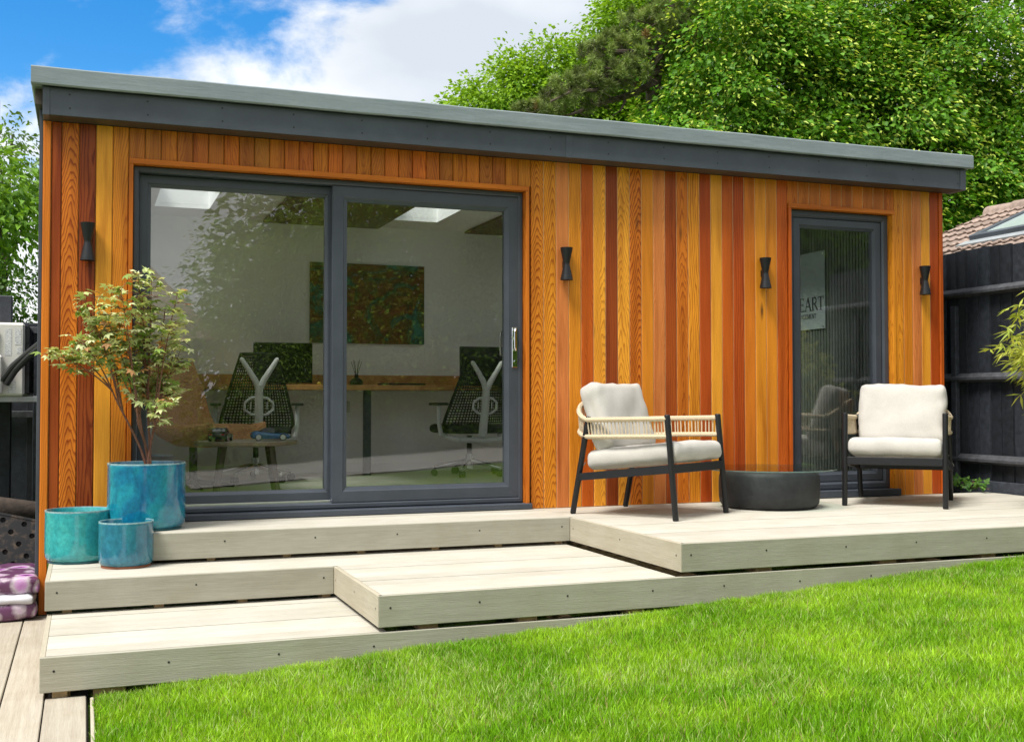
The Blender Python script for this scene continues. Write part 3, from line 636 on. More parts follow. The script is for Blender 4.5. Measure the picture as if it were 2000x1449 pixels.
# local x runs along the wall towards the door (world -y), local -y faces the room (world -x)
SG.rotation_euler = (0, 0, R(-90))
M_SIGN = plain('frosted_acrylic', (0.24, 0.29, 0.28), 0.3, 0, 0.04); M_INK = plain('charcoal_ink', (0.02, 0.02, 0.024), 0.5); M_RED = plain('red_emblem', (0.32, 0.05, 0.03), 0.5)
MB().cbox(-0.62, 0.325, 0.0, 0.006, 0.0, 0.68, 0.002).build('panel', M_SIGN, SG)
m = MB(); strokes(m, 'HEART', -0.150, 0.165, 0.118, 0.002); m.xf(Matrix.Translation((0, -0.0025, 0))); m.build('lettering', M_INK, SG)
m = MB(); strokes(m, 'MANAGEMENT', -0.135, 0.098, 0.040, 0.002); m.xf(Matrix.Translation((0, -0.0025, 0))); m.build('lettering', M_INK, SG)
m = MB()
for pts in ([(-.10, .56), (-.07, .585), (-.045, .57), (-.04, .53), (-.06, .49), (-.10, .46)], [(-.10, .44), (-.06, .46), (-.035, .42), (-.045, .35), (-.10, .285)], [(-.075, .40), (-.06, .37), (-.07, .33), (-.10, .30)]):
    m.tube([(a, -0.001, b) for a, b in pts], [.003, .006, .007, .006, .004, .003][:len(pts)], 6)
m.build('emblem', M_RED, SG)
for a, b in ((.30, .655), (.30, .025)): MB().tube([(a, -.004, b), (a, -.0005, b)], .008, 12).build('fixing_stud', M_CHROME, SG)

# ------------------------------------------------------------------ wall lamps
def wall_lamp():
    t = thing('wall_lamp', '', 'wall lamp', (0, 0, 0), 0, 'black hourglass wall lamps')
    MB().lathe([(0.0, .2175), (.036, .2175), (.041, .2200), (.0425, .2195), (.0395, .20), (.0215, .118), (.0205, .110), (.0215, .102), (.0395, .02), (.0425, .0005), (.041, 0.0), (.036, .003), (0, .003)], 28, (0, -.068, 0)).build('shade', M_BLACK, t, smooth=True, angle=50)
    MB().cbox(-.014, .014, -.055, -.024, .085, .135, .003).build('bracket', M_BLACK, t)
    return t
wl = wall_lamp()
for i, (x, lab) in enumerate(((.664, 'black hourglass wall lamp on dark board above the maple'), (3.697, 'black hourglass wall lamp beside the sliding door handle'), (5.268, 'black hourglass wall lamp just before the narrow side door'), (6.705, 'black hourglass wall lamp between side door and black fence'))):
    o = wl if i == 0 else copy_tree(wl); o.location = (x, 0, 1.537); o['label'] = lab

# ------------------------------------------------------------------ cushions
def cushion(mb, w, d, h, rad=0.05, puff=0.25, n=16, seed=0, wr=0.006, M=Matrix.Identity(4)):
    hw, hd, hh = w / 2, d / 2, h / 2; o0 = len(mb.v); cache = {}
    def P(p):
        x, y, z = p; q = Vector((x * hw, y * hd, z * hh)); r = min(rad, hh * .98)
        inner = Vector((max(-hw + r, min(hw - r, q.x)), max(-hd + r, min(hd - r, q.y)), max(-hh + r, min(hh - r, q.z))))
        dd = q - inner
        if dd.length > 1e-9: q = inner + dd.normalized() * r
        bul = (1 - min(1, abs(x)) ** 2.4) * (1 - min(1, abs(y)) ** 2.4); q.z *= 1 + puff * bul
        cor = abs(x * y) ** 5; q.x *= 1 + .02 * cor; q.y *= 1 + .02 * cor
        e = max(abs(x), abs(y)) ** 6
        s = wr * (mnoise.noise(q * 6 + Vector((seed, 0, 0))) + .6 * mnoise.noise(q * 15 + Vector((0, seed, 0))) * (0.4 + e))
        nv = Vector((x * .3, y * .3, z)).normalized(); return M @ (q + nv * s)
    idx = {}
    def V(p):
        k = tuple(round(c, 4) for c in p)
        if k not in idx: idx[k] = len(mb.v); mb.v.append(tuple(P(p)))
        return idx[k]
    g = [math.sin(math.pi / 2 * (-1 + 2 * i / n)) for i in range(n + 1)]; gz_ = [-1, -.7, -.35, 0, .35, .7, 1]
    for s in (-1, 1):
        for i in range(n):
            for j in range(n): mb.f.append((V((g[i], g[j], s)), V((g[i + 1], g[j], s)), V((g[i + 1], g[j + 1], s)), V((g[i], g[j + 1], s))))
        for i in range(n):
            for j in range(6):
                mb.f.append((V((g[i], s, gz_[j])), V((g[i + 1], s, gz_[j])), V((g[i + 1], s, gz_[j + 1])), V((g[i], s, gz_[j + 1]))))
                mb.f.append((V((s, g[i], gz_[j])), V((s, g[i + 1], gz_[j])), V((s, g[i + 1], gz_[j + 1])), V((s, g[i], gz_[j + 1]))))
    return mb

# ------------------------------------------------------------------ armchairs
def armchair(seed, label):
    t = thing('armchair', label, 'armchair', (0, 0, 0), 0, 'rope armchairs on the deck')
    FX, RX = .325, .315; ft, rt = (-.315, .637), (.262, .622)
    for s in (-1, 1):
        MB().tube([(s * FX, -.372, 0), (s * FX, -.371, .006), (s * FX, ft[0], ft[1] - .006), (s * FX, ft[0], ft[1])], [.0145, .0185, .0185, .014], 14).build('leg', M_BLACK, t, smooth=True)
        MB().tube([(s * RX, .385, 0), (s * RX, .3835, .006), (s * RX, rt[0] + .001, rt[1] - .006), (s * RX, rt[0], rt[1])], [.0145, .0185, .0185, .014], 14).build('leg', M_BLACK, t, smooth=True)
    f = MB()
    for s in (-1, 1): f.prism([(-.343, .285), (.318, .215), (.318, .262), (-.343, .338)], s * .325 - .014, s * .325 + .014, 'x')
    f.build('side_rail', M_BLACK, t)
    MB().cbox(-.31, .31, -.357, -.329, .283, .336, .003).build('front_rail', M_BLACK, t)
    MB().cbox(-.31, .31, .30, .326, .22, .26, .003).build('back_rail', M_BLACK, t)
    f = MB()
    for i in range(5): y = -.24 + .11 * i; f.add([(-.31, y - .02, .322 - (y + .34) * .11), (.31, y - .02, .322 - (y + .34) * .11), (.31, y + .02, .317 - (y + .34) * .11), (-.31, y + .02, .317 - (y + .34) * .11)], [(0, 1, 2, 3)])
    f.build('webbing', M_ROPE, t)
    # woven arm-and-back band: an upper and a lower rail with cords between them
    def band(z_arm, z_back, out):
        P = []
        for s in (1, -1):
            arm = [(s * (.325 + out), -.315 + (.262 + .315) * i / 6, z_arm + (-.012) * i / 6) for i in range(7)]
            P.append(arm)
        back = []
        for i in range(1, 20):
            a = math.pi * i / 20; x = math.cos(a) * (.318 + out); q = math.sin(a); y = .262 + q ** .7 * (.155 + out); z = z_arm - .012 + (z_back - z_arm) * math.sin(a) ** 1.2; back.append((x, y, z))
        return P[0] + back + P[1][::-1]
    up, lo = band(.612, .735, .004), band(.505, .57, .0)
    MB().tube(up, .015, 8).build('upper_rail', M_ROPE, t, smooth=True); MB().tube(lo, .014, 8).build('lower_rail', M_ROPE, t, smooth=True)
    def samp(path, m):
        L = [0]
        for a, b in zip(path, path[1:]): L.append(L[-1] + (Vector(b) - Vector(a)).length)
        out = []; j = 0
        for k in range(m):
            d = L[-1] * (k + .5) / m
            while L[j + 1] < d: j += 1
            u = (d - L[j]) / (L[j + 1] - L[j]); out.append(Vector(path[j]).lerp(Vector(path[j + 1]), u))
        return out
    c = MB(); m_ = 78
    for k, (a, b) in enumerate(zip(samp(up, m_), samp(lo, m_))):
        dv = Vector((random.uniform(-.003, .003), random.uniform(-.003, .003), 0)); c.tube([a + dv, b + dv], .0042, 5, False)
    stuff(c.build('rope_cords', M_ROPE, t, smooth=True))
    c = MB(); U, Lw = samp(up, 150), samp(lo, 150)
    for path, r in ((U, .0172), (Lw, .016)):
        for i in range(len(path) - 1):
            a, b = path[i], path[i + 1]; c.tube([a.lerp(b, .1), a.lerp(b, .5), a.lerp(b, .9)], [r * .9, r, r * .9], 7, False)
    stuff(c.build('rope_wrapping', M_ROPE, t, smooth=True))
    tilt = math.atan2(.072, .66)
    cushion(MB(), .615, .66, .125, .052, .10, 20, seed, .008, Matrix.Translation((0, -.035, .378)) @ Matrix.Rotation(-tilt, 4, 'X')).build('seat_cushion', M_CUSH, t, smooth=True, angle=180)
    cushion(MB(), .60, .45, .15, .055, .20, 22, seed + 5, .017, Matrix.Translation((0, .235, .615)) @ Matrix.Rotation(R(72), 4, 'X')).build('back_cushion', M_CUSH, t, smooth=True, angle=180)
    for s in (-1, 1): MB().add([(s * .30, .30, .33), (s * .30 + .014, .30, .33), (s * .33 + .014, .345, .25), (s * .33, .345, .25)], [(0, 1, 2, 3)]).build('cushion_tie', M_CUSH, t)
    return t
a1 = armchair(1, 'cream cushioned rope armchair turned sideways between sliding door and drum table'); a1.location = (4.056, -.578, 0); a1.rotation_euler = (0, 0, R(31.5))
a2 = armchair(4, 'cream cushioned rope armchair facing forward in front of the side door'); a2.location = (6.05, -.545, 0); a2.rotation_euler = (0, 0, R(-45))

# ------------------------------------------------------------------ drum table
T = thing('drum_table', 'low black concrete drum table with round clear glass top', 'table', (5.026, -.46, 0))
MB().lathe([(0, .002), (.27, .0), (.312, .008), (.332, .035), (.338, .08), (.338, .17), (.334, .215), (.322, .243), (.305, .252), (.0, .252)], 64).build('drum', M_CONC, T, smooth=True, angle=50)
MB().lathe([(0, .256), (.442, .256), (.446, .259), (.446, .263), (.442, .266), (0, .266)], 64).build('glass_top', glass('thick_table_glass', 1.65, (.86, .92, .90)), T)
MB().lathe([(.4462, .2575), (.4485, .259), (.4485, .263), (.4462, .2645)], 64).build('glass_edge', plain('green_glass_edge', (.10, .16, .14), .15), T, smooth=True)

# ------------------------------------------------------------------ glazed pots
def pot(label, loc, r, hgt, mat, soil=True):
    t = thing('plant_pot', label, 'plant pot', loc, 0, 'blue glazed pots by the corner')
    MB().lathe([(0, .012), (r * .90, .012), (r * .955, .02), (r * .985, .034), (r, .06), (r * 1.0, hgt * .5), (r * .995, hgt - .02), (r * 1.0, hgt - .008), (r * .99, hgt), (r * .955, hgt), (r * .935, hgt - .010), (r * .925, hgt - .05), (r * .92, hgt * .45), (0, hgt * .45)], 56).build('body', mat, t, smooth=True, angle=60)
    MB().lathe([(0, 0), (r * .90, 0), (r * .905, .0118), (0, .0119)], 48).build('foot', M_TERRA if r < .15 else plain('dark_teal_foot', (.008, .10, .12), .2), t, smooth=True)
    MB().lathe([(r * 1.002, hgt - .007), (r * 1.0, hgt + .0006), (r * .952, hgt + .0006), (r * .945, hgt - .006)], 56).build('rim', plain('worn_pale_rim', (.22, .36, .38), .2, 0, .35, 40), t, smooth=True)
    if soil: MB().lathe([(r * .922, hgt - .055), (r * .6, hgt - .042), (r * .3, hgt - .046), (0, hgt - .035)], 40).build('soil', M_SOIL, t, smooth=True)
    return t
pot('large deep blue glazed pot on the upper deck holding the maple', (.990, -.312, 0), .213, .372, M_GLZ1)
pot('medium turquoise glazed pot on the middle step by the corner', (.632, -.300, -RISE), .178, .285, M_GLZ2, False)
pot('small slate blue glazed pot standing frontmost on the middle step', (.872, -.610, -RISE), .142, .243, M_GLZ3, False)

# ------------------------------------------------------------------ foliage generators
def leaves(name, C, D, Nn, L, W, colr, mat, fold=0.12, parent=None, world=True):
    """C base points, D axis, Nn normal: folded diamond leaves"""
    D = D / np.linalg.norm(D, axis=1, keepdims=True); S = np.cross(D, Nn); S /= np.linalg.norm(S, axis=1, keepdims=True) + 1e-9; U = np.cross(S, D)
    L = L[:, None]; W = W[:, None]; n = len(C); V = np.empty((n, 4, 3), np.float32)
    V[:, 0] = C; V[:, 1] = C + D * L * .42 + S * W * .5 + U * L * fold; V[:, 2] = C + D * L - U * L * fold * .8; V[:, 3] = C + D * L * .42 - S * W * .5 + U * L * fold
    F = (np.arange(n)[:, None, None] * 4 + np.array([[0, 1, 2], [0, 2, 3]])[None]).reshape(-1, 3)
    return link(name, np_mesh(name, V.reshape(-1, 3), F, mat, np.repeat(colr, 4, axis=0)), parent, None, world)
def clumps(rng, lobes, per_m2, m, sig, flat=.5, droop=.5, shell=(.72, 1.02), face=None, face_min=-.35):
    """lobes (x,y,z,r[,ry,rz]) -> leaf base points, outward dirs, clump tip factor"""
    C, D, T = [], [], []
    for lb in lobes:
        x, y, z, r = lb[:4]; ry = lb[4] if len(lb) > 4 else r; rz = lb[5] if len(lb) > 5 else r * .9
        k = int(per_m2 * 4 * math.pi * r * r * .8)
        u = rng.normal(size=(k, 3)); u /= np.linalg.norm(u, axis=1, keepdims=True)
        if face is not None: u = u[(u @ np.array(face)) > face_min]
        k = len(u); s = rng.uniform(*shell, k)[:, None] * (1 + .12 * rng.normal(size=(k, 1)) * .5); cc = np.array([x, y, z]) + u * s * np.array([r, ry, rz])
        off = rng.normal(size=(k, m, 3)) * np.array([sig, sig, sig * flat]); rad = np.linalg.norm(off[:, :, :2], axis=2); off[:, :, 2] -= droop * rad ** 2 / sig * .6
        P = cc[:, None, :] + off; dirs = off * np.array([1, 1, .3]) / sig + u[:, None, :] * .7 + np.array([0, 0, -.55]) + rng.normal(size=(k, m, 3)) * .45
        C.append(P.reshape(-1, 3)); D.append(dirs.reshape(-1, 3)); T.append((rad / sig).reshape(-1))
    return np.vstack(C), np.vstack(D), np.concatenate(T)
def tree(name, label, lobes, trunk, limbs, seed, per_m2, m, sig, Ls, c_a, c_b, bract=None, cat='tree', group=None, face=(-.55, -.8, .1), mat=None, aspect=.75, **kw):
    rng = np.random.default_rng(seed); t = thing(name, label, cat, trunk[0][:3], 0, group)
    mb = MB(); mb.tube([p[:3] for p in trunk], [p[3] for p in trunk], 10); mb.build('trunk', M_BARK, t, smooth=True, world=True)
    for lm in limbs: MB().tube([p[:3] for p in lm], [p[3] for p in lm], 7).build('limb', M_BARK, t, smooth=True, world=True)
    C, D, T = clumps(rng, lobes, per_m2, m, sig, face=face, **kw); n = len(C)
    Nn = np.array([0, 0, 1.0]) + rng.normal(size=(n, 3)) * .55; L = Ls * rng.uniform(.65, 1.25, n); W = L * aspect * rng.uniform(.8, 1.15, n)
    k = rng.random(n)[:, None]; col = np.array(c_a) * (1 - k) + np.array(c_b) * k; col = col * rng.uniform(.75, 1.2, n)[:, None]
    if bract is not None:
        b = (rng.random(n) < np.clip((T - .6) * .45, .03, .48)); col[b] = np.array(bract) * rng.uniform(.8, 1.15, b.sum())[:, None]; W[b] *= .5
    leaves('crown', C, D, Nn, L, W, col, mat or M_LEAF, parent=t); return t

# ------------------------------------------------------------------ trees behind the building
LIME = [(12.98, 13.0, 8.37, 1.52), (12.7, 13.0, 6.95, 1.26), (13.95, 12.6, 6.11, 1.31), (14.73, 13.2, 8.03, 1.75), (16.58, 13.6, 9.02, 1.96), (16.29, 12.8, 6.97, 1.71), (18.37, 13.2, 8.2, 1.96), (18.63, 12.6, 6.03, 1.69), (20.29, 13.4, 9.23, 2.1), (20.3, 12.9, 6.61, 1.9), (19.5, 12.4, 5.04, 1.2), (11.3, 12.2, 5.95, .5), (11.95, 12.6, 5.55, .89), (15.22, 12.5, 5.12, 1.36), (16.95, 12.5, 5.03, 1.17), (14.3, 13.8, 9.9, 1.6), (18.4, 14.2, 10.6, 2.0), (17.5, 14.8, 7.6, 2.4), (14.2, 14.6, 6.6, 2.0), (19.4, 14.8, 6.4, 2.3)]
tree('lime_tree', 'large lime tree with yellow-green bracts rising behind the roof', LIME, [(16.6, 15.5, -.5, .42), (16.5, 15.4, 4, .34), (16.6, 15.3, 7, .24), (16.8, 15, 10, .1)],
     [[(16.5, 15.4, 3.6, .16), (15, 14.6, 6, .10), (13.3, 13.8, 8, .03)], [(16.5, 15.4, 4.2, .16), (18.2, 14.6, 6.2, .1), (20, 13.8, 8.5, .03)], [(16.6, 15.3, 5, .13), (15.8, 14.2, 7, .07), (15.2, 13.6, 8.6, .02)], [(16.6, 15.3, 5.4, .12), (17.6, 14.2, 7.6, .06), (18.2, 13.8, 9.4, .02)]],
     11, 2.1, 190, .40, .130, (.085, .235, .016), (.17, .36, .03), (.54, .66, .12), group='trees behind the garden room', flat=.30, droop=.55, shell=(.5, 1.06))
tree('maple_tree_far', 'rounded bright green tree lowest behind the middle of the roof', [(10.5, 19.0, 8.2, 1.16), (11.6, 19.0, 8.8, 1.13), (12.3, 19.0, 8.1, 1.35), (9.5, 19.0, 7.7, .8), (11, 19.6, 7, 1.6), (13.4, 19.5, 8.0, 1.4)], [(11.3, 19.6, -.5, .3), (11.3, 19.6, 5, .2), (11.5, 19.4, 8, .06)], [[(11.3, 19.6, 4.5, .1), (10.3, 19.3, 7, .03)]], 12, 5, 130, .32, .115, (.16, .33, .016), (.30, .48, .03), group='trees behind the garden room', flat=.6)
tree('maple_tree_far', 'bright green tree crown showing above and behind the pine', [(13.7, 18.2, 10.2, 1.23), (15.0, 18.2, 10.7, 1.56), (12.83, 18.2, 9.0, .93), (14.12, 18.4, 9.0, 1.66), (13.6, 18.6, 7.2, 1.6)], [(14.2, 18.8, -.5, .3), (14.2, 18.7, 6, .2), (14.3, 18.5, 9.5, .06)], [[(14.2, 18.7, 5.5, .1), (13.2, 18.4, 8.4, .03)]], 13, 5, 130, .32, .115, (.15, .31, .016), (.28, .46, .025), group='trees behind the garden room', flat=.6)
def pine():
    rng = np.random.default_rng(5); t = thing('pine_tree', 'dark pine tree with bare grey limbs between the green crowns', 'tree', (11.7, 13.6, -.5), 0, 'trees behind the garden room')
    MB().tube([(11.7, 13.6, -.5), (11.69, 13.6, 5.52), (11.67, 13.6, 6.37), (11.57, 13.6, 7.11), (11.75, 13.6, 7.98), (12.0, 13.6, 8.76), (12.12, 13.6, 9.53)], [.24, .17, .16, .15, .13, .09, .04], 10).build('trunk', M_BARK, t, smooth=True, world=True)
    lm = [[(11.54, 13.5, 7.24), (10.88, 13.5, 6.91), (10.25, 13.4, 6.69), (9.74, 13.3, 6.44), (9.41, 13.2, 6.31)], [(11.65, 13.4, 7.81), (11.23, 13.3, 7.39), (10.6, 13.2, 7.12), (10.03, 13.1, 6.86), (9.47, 13.0, 6.75), (9.03, 13.0, 6.51)], [(10.79, 13.4, 6.88), (10.8, 13.3, 6.77), (10.65, 13.2, 6.55), (10.46, 13.2, 6.41)],
          [(11.7, 13.5, 7.9), (11.1, 13.3, 7.8), (10.4, 13.2, 7.7), (10.0, 13.1, 7.75)], [(11.9, 13.5, 8.5), (11.4, 13.3, 8.4), (11.0, 13.2, 8.4)], [(11.65, 13.5, 7.5), (11, 13.2, 7.2), (10.6, 13.1, 7.3), (10.2, 13, 7.3)]]
    for i, l in enumerate(lm): MB().tube(l, [.085 * (1 - .8 * k / (len(l) - 1)) * (.45 if i in (2, 4) else 1) for k in range(len(l))], 7).build('limb', M_BARK, t, smooth=True, world=True)
    lobes = [(9.52, 13.3, 6.72, .70, .5, .26), (9.08, 13.3, 6.35, .5, .4, .2), (10.19, 13.3, 7.08, .75, .5, .3), (10.65, 13.3, 7.68, .76, .5, .42), (11.23, 13.3, 8.25, .67, .5, .45), (11.94, 13.3, 8.62, .68, .5, .5), (11.0, 13.2, 7.30, .44, .4, .2), (10.1, 13.2, 7.7, .34, .3, .22), (8.66, 13.3, 6.36, .3, .3, .16), (12.18, 13.3, 8.3, .57, .5, .5), (9.6, 13.3, 7.0, .5, .4, .2), (10.4, 13.2, 7.2, .6, .4, .3)]
    tufts = []; tw = MB()
    for (x, y, z, a, b, c) in lobes:
        k = int(40 * a * (c + .35) / .6)
        for _ in range(k):
            u = rng.normal(size=3); u /= np.linalg.norm(u); s = rng.uniform(.35, 1) ** .6; p = np.array([x, y, z]) + u * s * np.array([a, b, c]); tufts.append(p)
            q = p - np.array([rng.uniform(-.25, .05) * -1, rng.uniform(-.1, .1), rng.uniform(.08, .25)]); tw.tube([tuple(q + np.array([.2, 0, -.08])), tuple(q), tuple(p)], [.008, .006, .004], 4, False)
    stuff(tw.build('twigs', M_BARK, t, world=True)); tufts = np.array(tufts); k = 150; n = len(tufts)
    ax = np.array([-.15, -.15, 1.0]) + rng.normal(size=(n, 3)) * .45; ax /= np.linalg.norm(ax, axis=1, keepdims=True)
    d = rng.normal(size=(n, k, 3)) * .8 + ax[:, None, :] * .65; d /= np.linalg.norm(d, axis=2, keepdims=True)
    base = tufts[:, None, :] + ax[:, None, :] * rng.uniform(-.07, .07, (n, k, 1)); C = base.reshape(-1, 3); D = d.reshape(-1, 3); N_ = len(C)
    col = np.repeat(np.array([[.20, .26, .075]]) * rng.uniform(.55, 1.6, (n, 1)), k, axis=0) * rng.uniform(.75, 1.3, (N_, 1)); br = np.repeat(rng.random(n) < .04, k); col[br] = np.array([.26, .17, .07])
    leaves('needles', C, D, rng.normal(size=(N_, 3)), rng.uniform(.11, .17, N_), np.full(N_, .013), col, M_NEEDLE, 0.02, t)
pine()
# left of the building
tree('laurel_shrub', 'glossy broad-leaved green shrub behind the air conditioner', [(-.1, 4.5, 2.75, .36), (-.05, 4.3, 2.35, .36), (.12, 4.6, 2.55, .22), (-.4, 4.6, 2.3, .45), (-.3, 4.6, 2.9, .35)], [(-.1, 4.7, -.5, .05), (-.1, 4.6, 1.6, .035), (-.1, 4.5, 2.4, .012)], [[(-.1, 4.6, 1.7, .02), (.1, 4.5, 2.4, .006)]], 21, 16, 26, .14, .105, (.11, .25, .025), (.22, .40, .04), cat='shrub', face=None, group='greenery left of the garden room', aspect=.45, droop=.3)
tree('ivy_bank', 'dense dark green ivy mass between shrub and black fence', [(.12, 4.0, 1.75, .30), (-.25, 4.0, 1.7, .35), (.05, 4.2, 1.25, .4)], [(.1, 4.3, -.5, .03), (.1, 4.2, 1.5, .01)], [], 22, 20, 40, .10, .045, (.04, .10, .012), (.09, .19, .02), cat='ivy', face=None, group='greenery left of the garden room')
tree('birch_tree', 'airy light green tree with sky showing through at the corner', [(-.3, 8.0, 4.1, .4, .5, .35), (-.05, 8.0, 3.75, .4, .5, .5), (-.1, 8.0, 3.2, .45, .5, .5), (.25, 8.2, 3.3, .3), (-.6, 8, 3.4, .5)], [(-.3, 8.2, -.5, .07), (-.3, 8.2, 2.5, .04), (-.2, 8.0, 4.0, .012)], [[(-.3, 8.2, 2.4, .02), (.0, 8, 3.3, .008), (.2, 8, 3.8, .004)], [(-.28, 8.15, 3, .02), (-.35, 8, 3.8, .008), (-.35, 8, 4.4, .004)]], 23, 9, 26, .22, .075, (.08, .16, .02), (.14, .24, .04), face=None, group='greenery left of the garden room', aspect=.55, shell=(.2, 1.0))

# ------------------------------------------------------------------ potted Japanese maple
def maple():
    rng = np.random.default_rng(9); base = np.array([.995, -.315, .325])
    t = thing('maple_tree', 'slender variegated Japanese maple growing in the large blue pot', 'tree', tuple(base))
    tips = [(.493, .995), (.586, 1.0), (.649, 1.269), (.703, 1.294), (.838, 1.333), (.785, 1.129), (.927, 1.424), (1.002, 1.412), (1.143, 1.329), (1.173, 1.08), (1.102, 1.137), (1.018, 1.223), (.853, 1.189), (.732, 1.071), (1.12, .79), (1.084, .72), (.91, .872), (.882, .987), (.98, .79), (1.049, .844), (1.16, .962), (.95, 1.30), (.70, 1.16), (.64, 1.05), (.93, 1.10), (1.0, 1.02), (1.08, 1.23)]
    brs = MB(); L = []
    def bez(a, b, c, d, n): return [a * (1 - u) ** 3 + 3 * b * u * (1 - u) ** 2 + 3 * c * u * u * (1 - u) + d * u ** 3 for u in np.linspace(0, 1, n)]
    stems = [(.80, .78), (.90, .80), (.985, .84), (1.05, .72), (.93, .62)]; forks = []
    for (x, z) in stems:
        f_ = np.array([x, -.33 + rng.uniform(-.07, .07), z]); b0 = base + np.array([rng.uniform(-.015, .015), rng.uniform(-.012, .012), 0])
        p = bez(b0, b0 + np.array([(x - base[0]) * .08, 0, .14]), b0 * .35 + f_ * .65, f_, 12); forks.append(p); brs.tube([tuple(q) for q in p], [.0085 * (1 - .045 * k) for k in range(12)], 7, False)
    for i, (x, z) in enumerate(tips):
        y = -.33 + rng.uniform(-.17, .17); tip = np.array([x, y, z])
        si = min(range(5), key=lambda q: abs(stems[q][0] + (stems[q][0] - base[0]) * 1.0 - x) + (.5 if stems[q][1] > z else 0)); st_ = forks[si]; b0 = st_[rng.integers(7, 12)]
        if b0[2] > z - .08: b0 = st_[rng.integers(3, 6)]
        h = tip[2] - b0[2]
        p = bez(b0, b0 + np.array([(x - b0[0]) * .25, 0, h * .4]), b0 + np.array([(x - b0[0]) * .65, (y - b0[1]) * .6, h * .75]), tip, 12)
        brs.tube([tuple(q) for q in p], [.0048 * (1 - .75 * k / 11) + .0008 for k in range(12)], 6, False)
        for k in range(5, 12):
            for _ in range(4 if k > 7 else 2):
                q0 = p[k]; dr = np.array([rng.normal(), rng.normal() * .8, rng.normal() * .25 + .1]); dr[0] += (x - base[0]) * 1.2; dr = dr / np.linalg.norm(dr) * rng.uniform(.04, .10); q1 = q0 + dr
                brs.tube([tuple(q0), tuple(q0 + dr * .5 + np.array([0, 0, .006])), tuple(q1)], [.0022, .0017, .001], 4, False)
                for _ in range(rng.integers(1, 4)): L.append(q0 + dr * rng.uniform(.45, 1.1) + rng.normal(size=3) * .012)
    brs.build('branches', M_TWIG, t, smooth=True, world=True)
    L = np.array(L); n = len(L); hd = rng.uniform(0, 2 * np.pi, n); C, D, U, LL, W, K = [], [], [], [], [], []
    nb = np.array([0, 0, 1.0]) + rng.normal(size=(n, 3)) * .38; nb /= np.linalg.norm(nb, axis=1, keepdims=True); size = rng.uniform(.034, .060, n); kk = rng.random(n)[:, None]
    base_col = np.array([.42, .52, .17]) * (1 - kk) + np.array([.74, .77, .45]) * kk; red = rng.random(n) < .07; base_col[red] = np.array([.42, .22, .09])
    grn = rng.random(n) < .25; base_col[grn] = np.array([.22, .33, .07])
    e1 = np.cross(nb, np.c_[np.cos(hd), np.sin(hd), 0 * hd]); e1 /= np.linalg.norm(e1, axis=1, keepdims=True); e2 = np.cross(nb, e1)
    for a, s in ((-1.75, .55), (-.85, .85), (0, 1.0), (.85, .85), (1.75, .55)):
        C.append(L); D.append(e1 * math.cos(a) + e2 * math.sin(a) - nb * .25); U.append(nb); LL.append(size * s); W.append(size * s * .40); K.append(base_col)
    leaves('crown', np.vstack(C), np.vstack(D), np.vstack(U), np.concatenate(LL), np.concatenate(W), np.vstack(K), M_MLEAF, .05, t)
maple()
# ------------------------------------------------------------------ right: black fence, ivy, bamboo
FN = thing('garden_fence', 'black stained boarded garden fence beside the right end of the deck', 'fence', (7.40, 0.0, -.2))
for i in range(34):
    y = 2.2 - .121 * i; hgt = 2.155 + random.uniform(-.006, .006) - .010 * (i > 18)
    m = MB(); m.add([(.015, 0, 0), (0, -.13, 0), (.026, -.13, 0), (.027, 0, 0), (.015, 0, hgt), (0, -.13, hgt), (.026, -.13, hgt), (.027, 0, hgt)], [(0, 1, 2, 3), (4, 7, 6, 5), (0, 4, 5, 1), (1, 5, 6, 2), (2, 6, 7, 3), (3, 7, 4, 0)])
    o = m.build('fence_board', M_FENCE, FN, loc=(7.405 - .004 * (i % 2), y, -.2), world=True); o.rotation_euler = (R(random.uniform(-.25, .25)), 0, R(random.uniform(-.8, .8)))
for z in (1.585, .89, .235):
    m = MB(); m.prism([(7.345, z), (7.3935, z - .02), (7.3935, z + .055), (7.352, z + .028), (7.345, z + .02)], -2.1, 2.25, 'y'); m.build('fence_rail', M_RAIL, FN, world=True)
for y in (.36, -1.5): MB().cbox(7.352, 7.3935, y - .03, y + .03, -.2, 1.50, .004).build('fence_post', M_FENCE, FN, world=True)
MB().cbox(7.372, 7.3935, -2.1, 2.2, -.2, .085, .003).build('gravel_board', M_FENCE, FN, world=True)

def lobed(rng, L, size, cols, spread, nvar=.5):
    n = len(L); hd = rng.uniform(0, 2 * np.pi, n); nb = np.array([-.75, -.55, .5]) + rng.normal(size=(n, 3)) * nvar; nb /= np.linalg.norm(nb, axis=1, keepdims=True)
    e1 = np.cross(nb, np.c_[np.cos(hd), np.sin(hd), 0 * hd]); e1 /= np.linalg.norm(e1, axis=1, keepdims=True); e2 = np.cross(nb, e1); C, D, U, LL, W, K = [], [], [], [], [], []
    for a, s in spread: C.append(L); D.append(e1 * math.cos(a) + e2 * math.sin(a)); U.append(nb); LL.append(size * s); W.append(size * s * .75); K.append(cols)
    return [np.vstack(C), np.vstack(D), np.vstack(U), np.concatenate(LL), np.concatenate(W), np.vstack(K)]
rng = np.random.default_rng(31); IV = thing('ivy_plant', 'small green ivy creeping over the deck edge at the fence foot', 'ivy', (7.30, .15, 0.0))
m = MB(); L = []
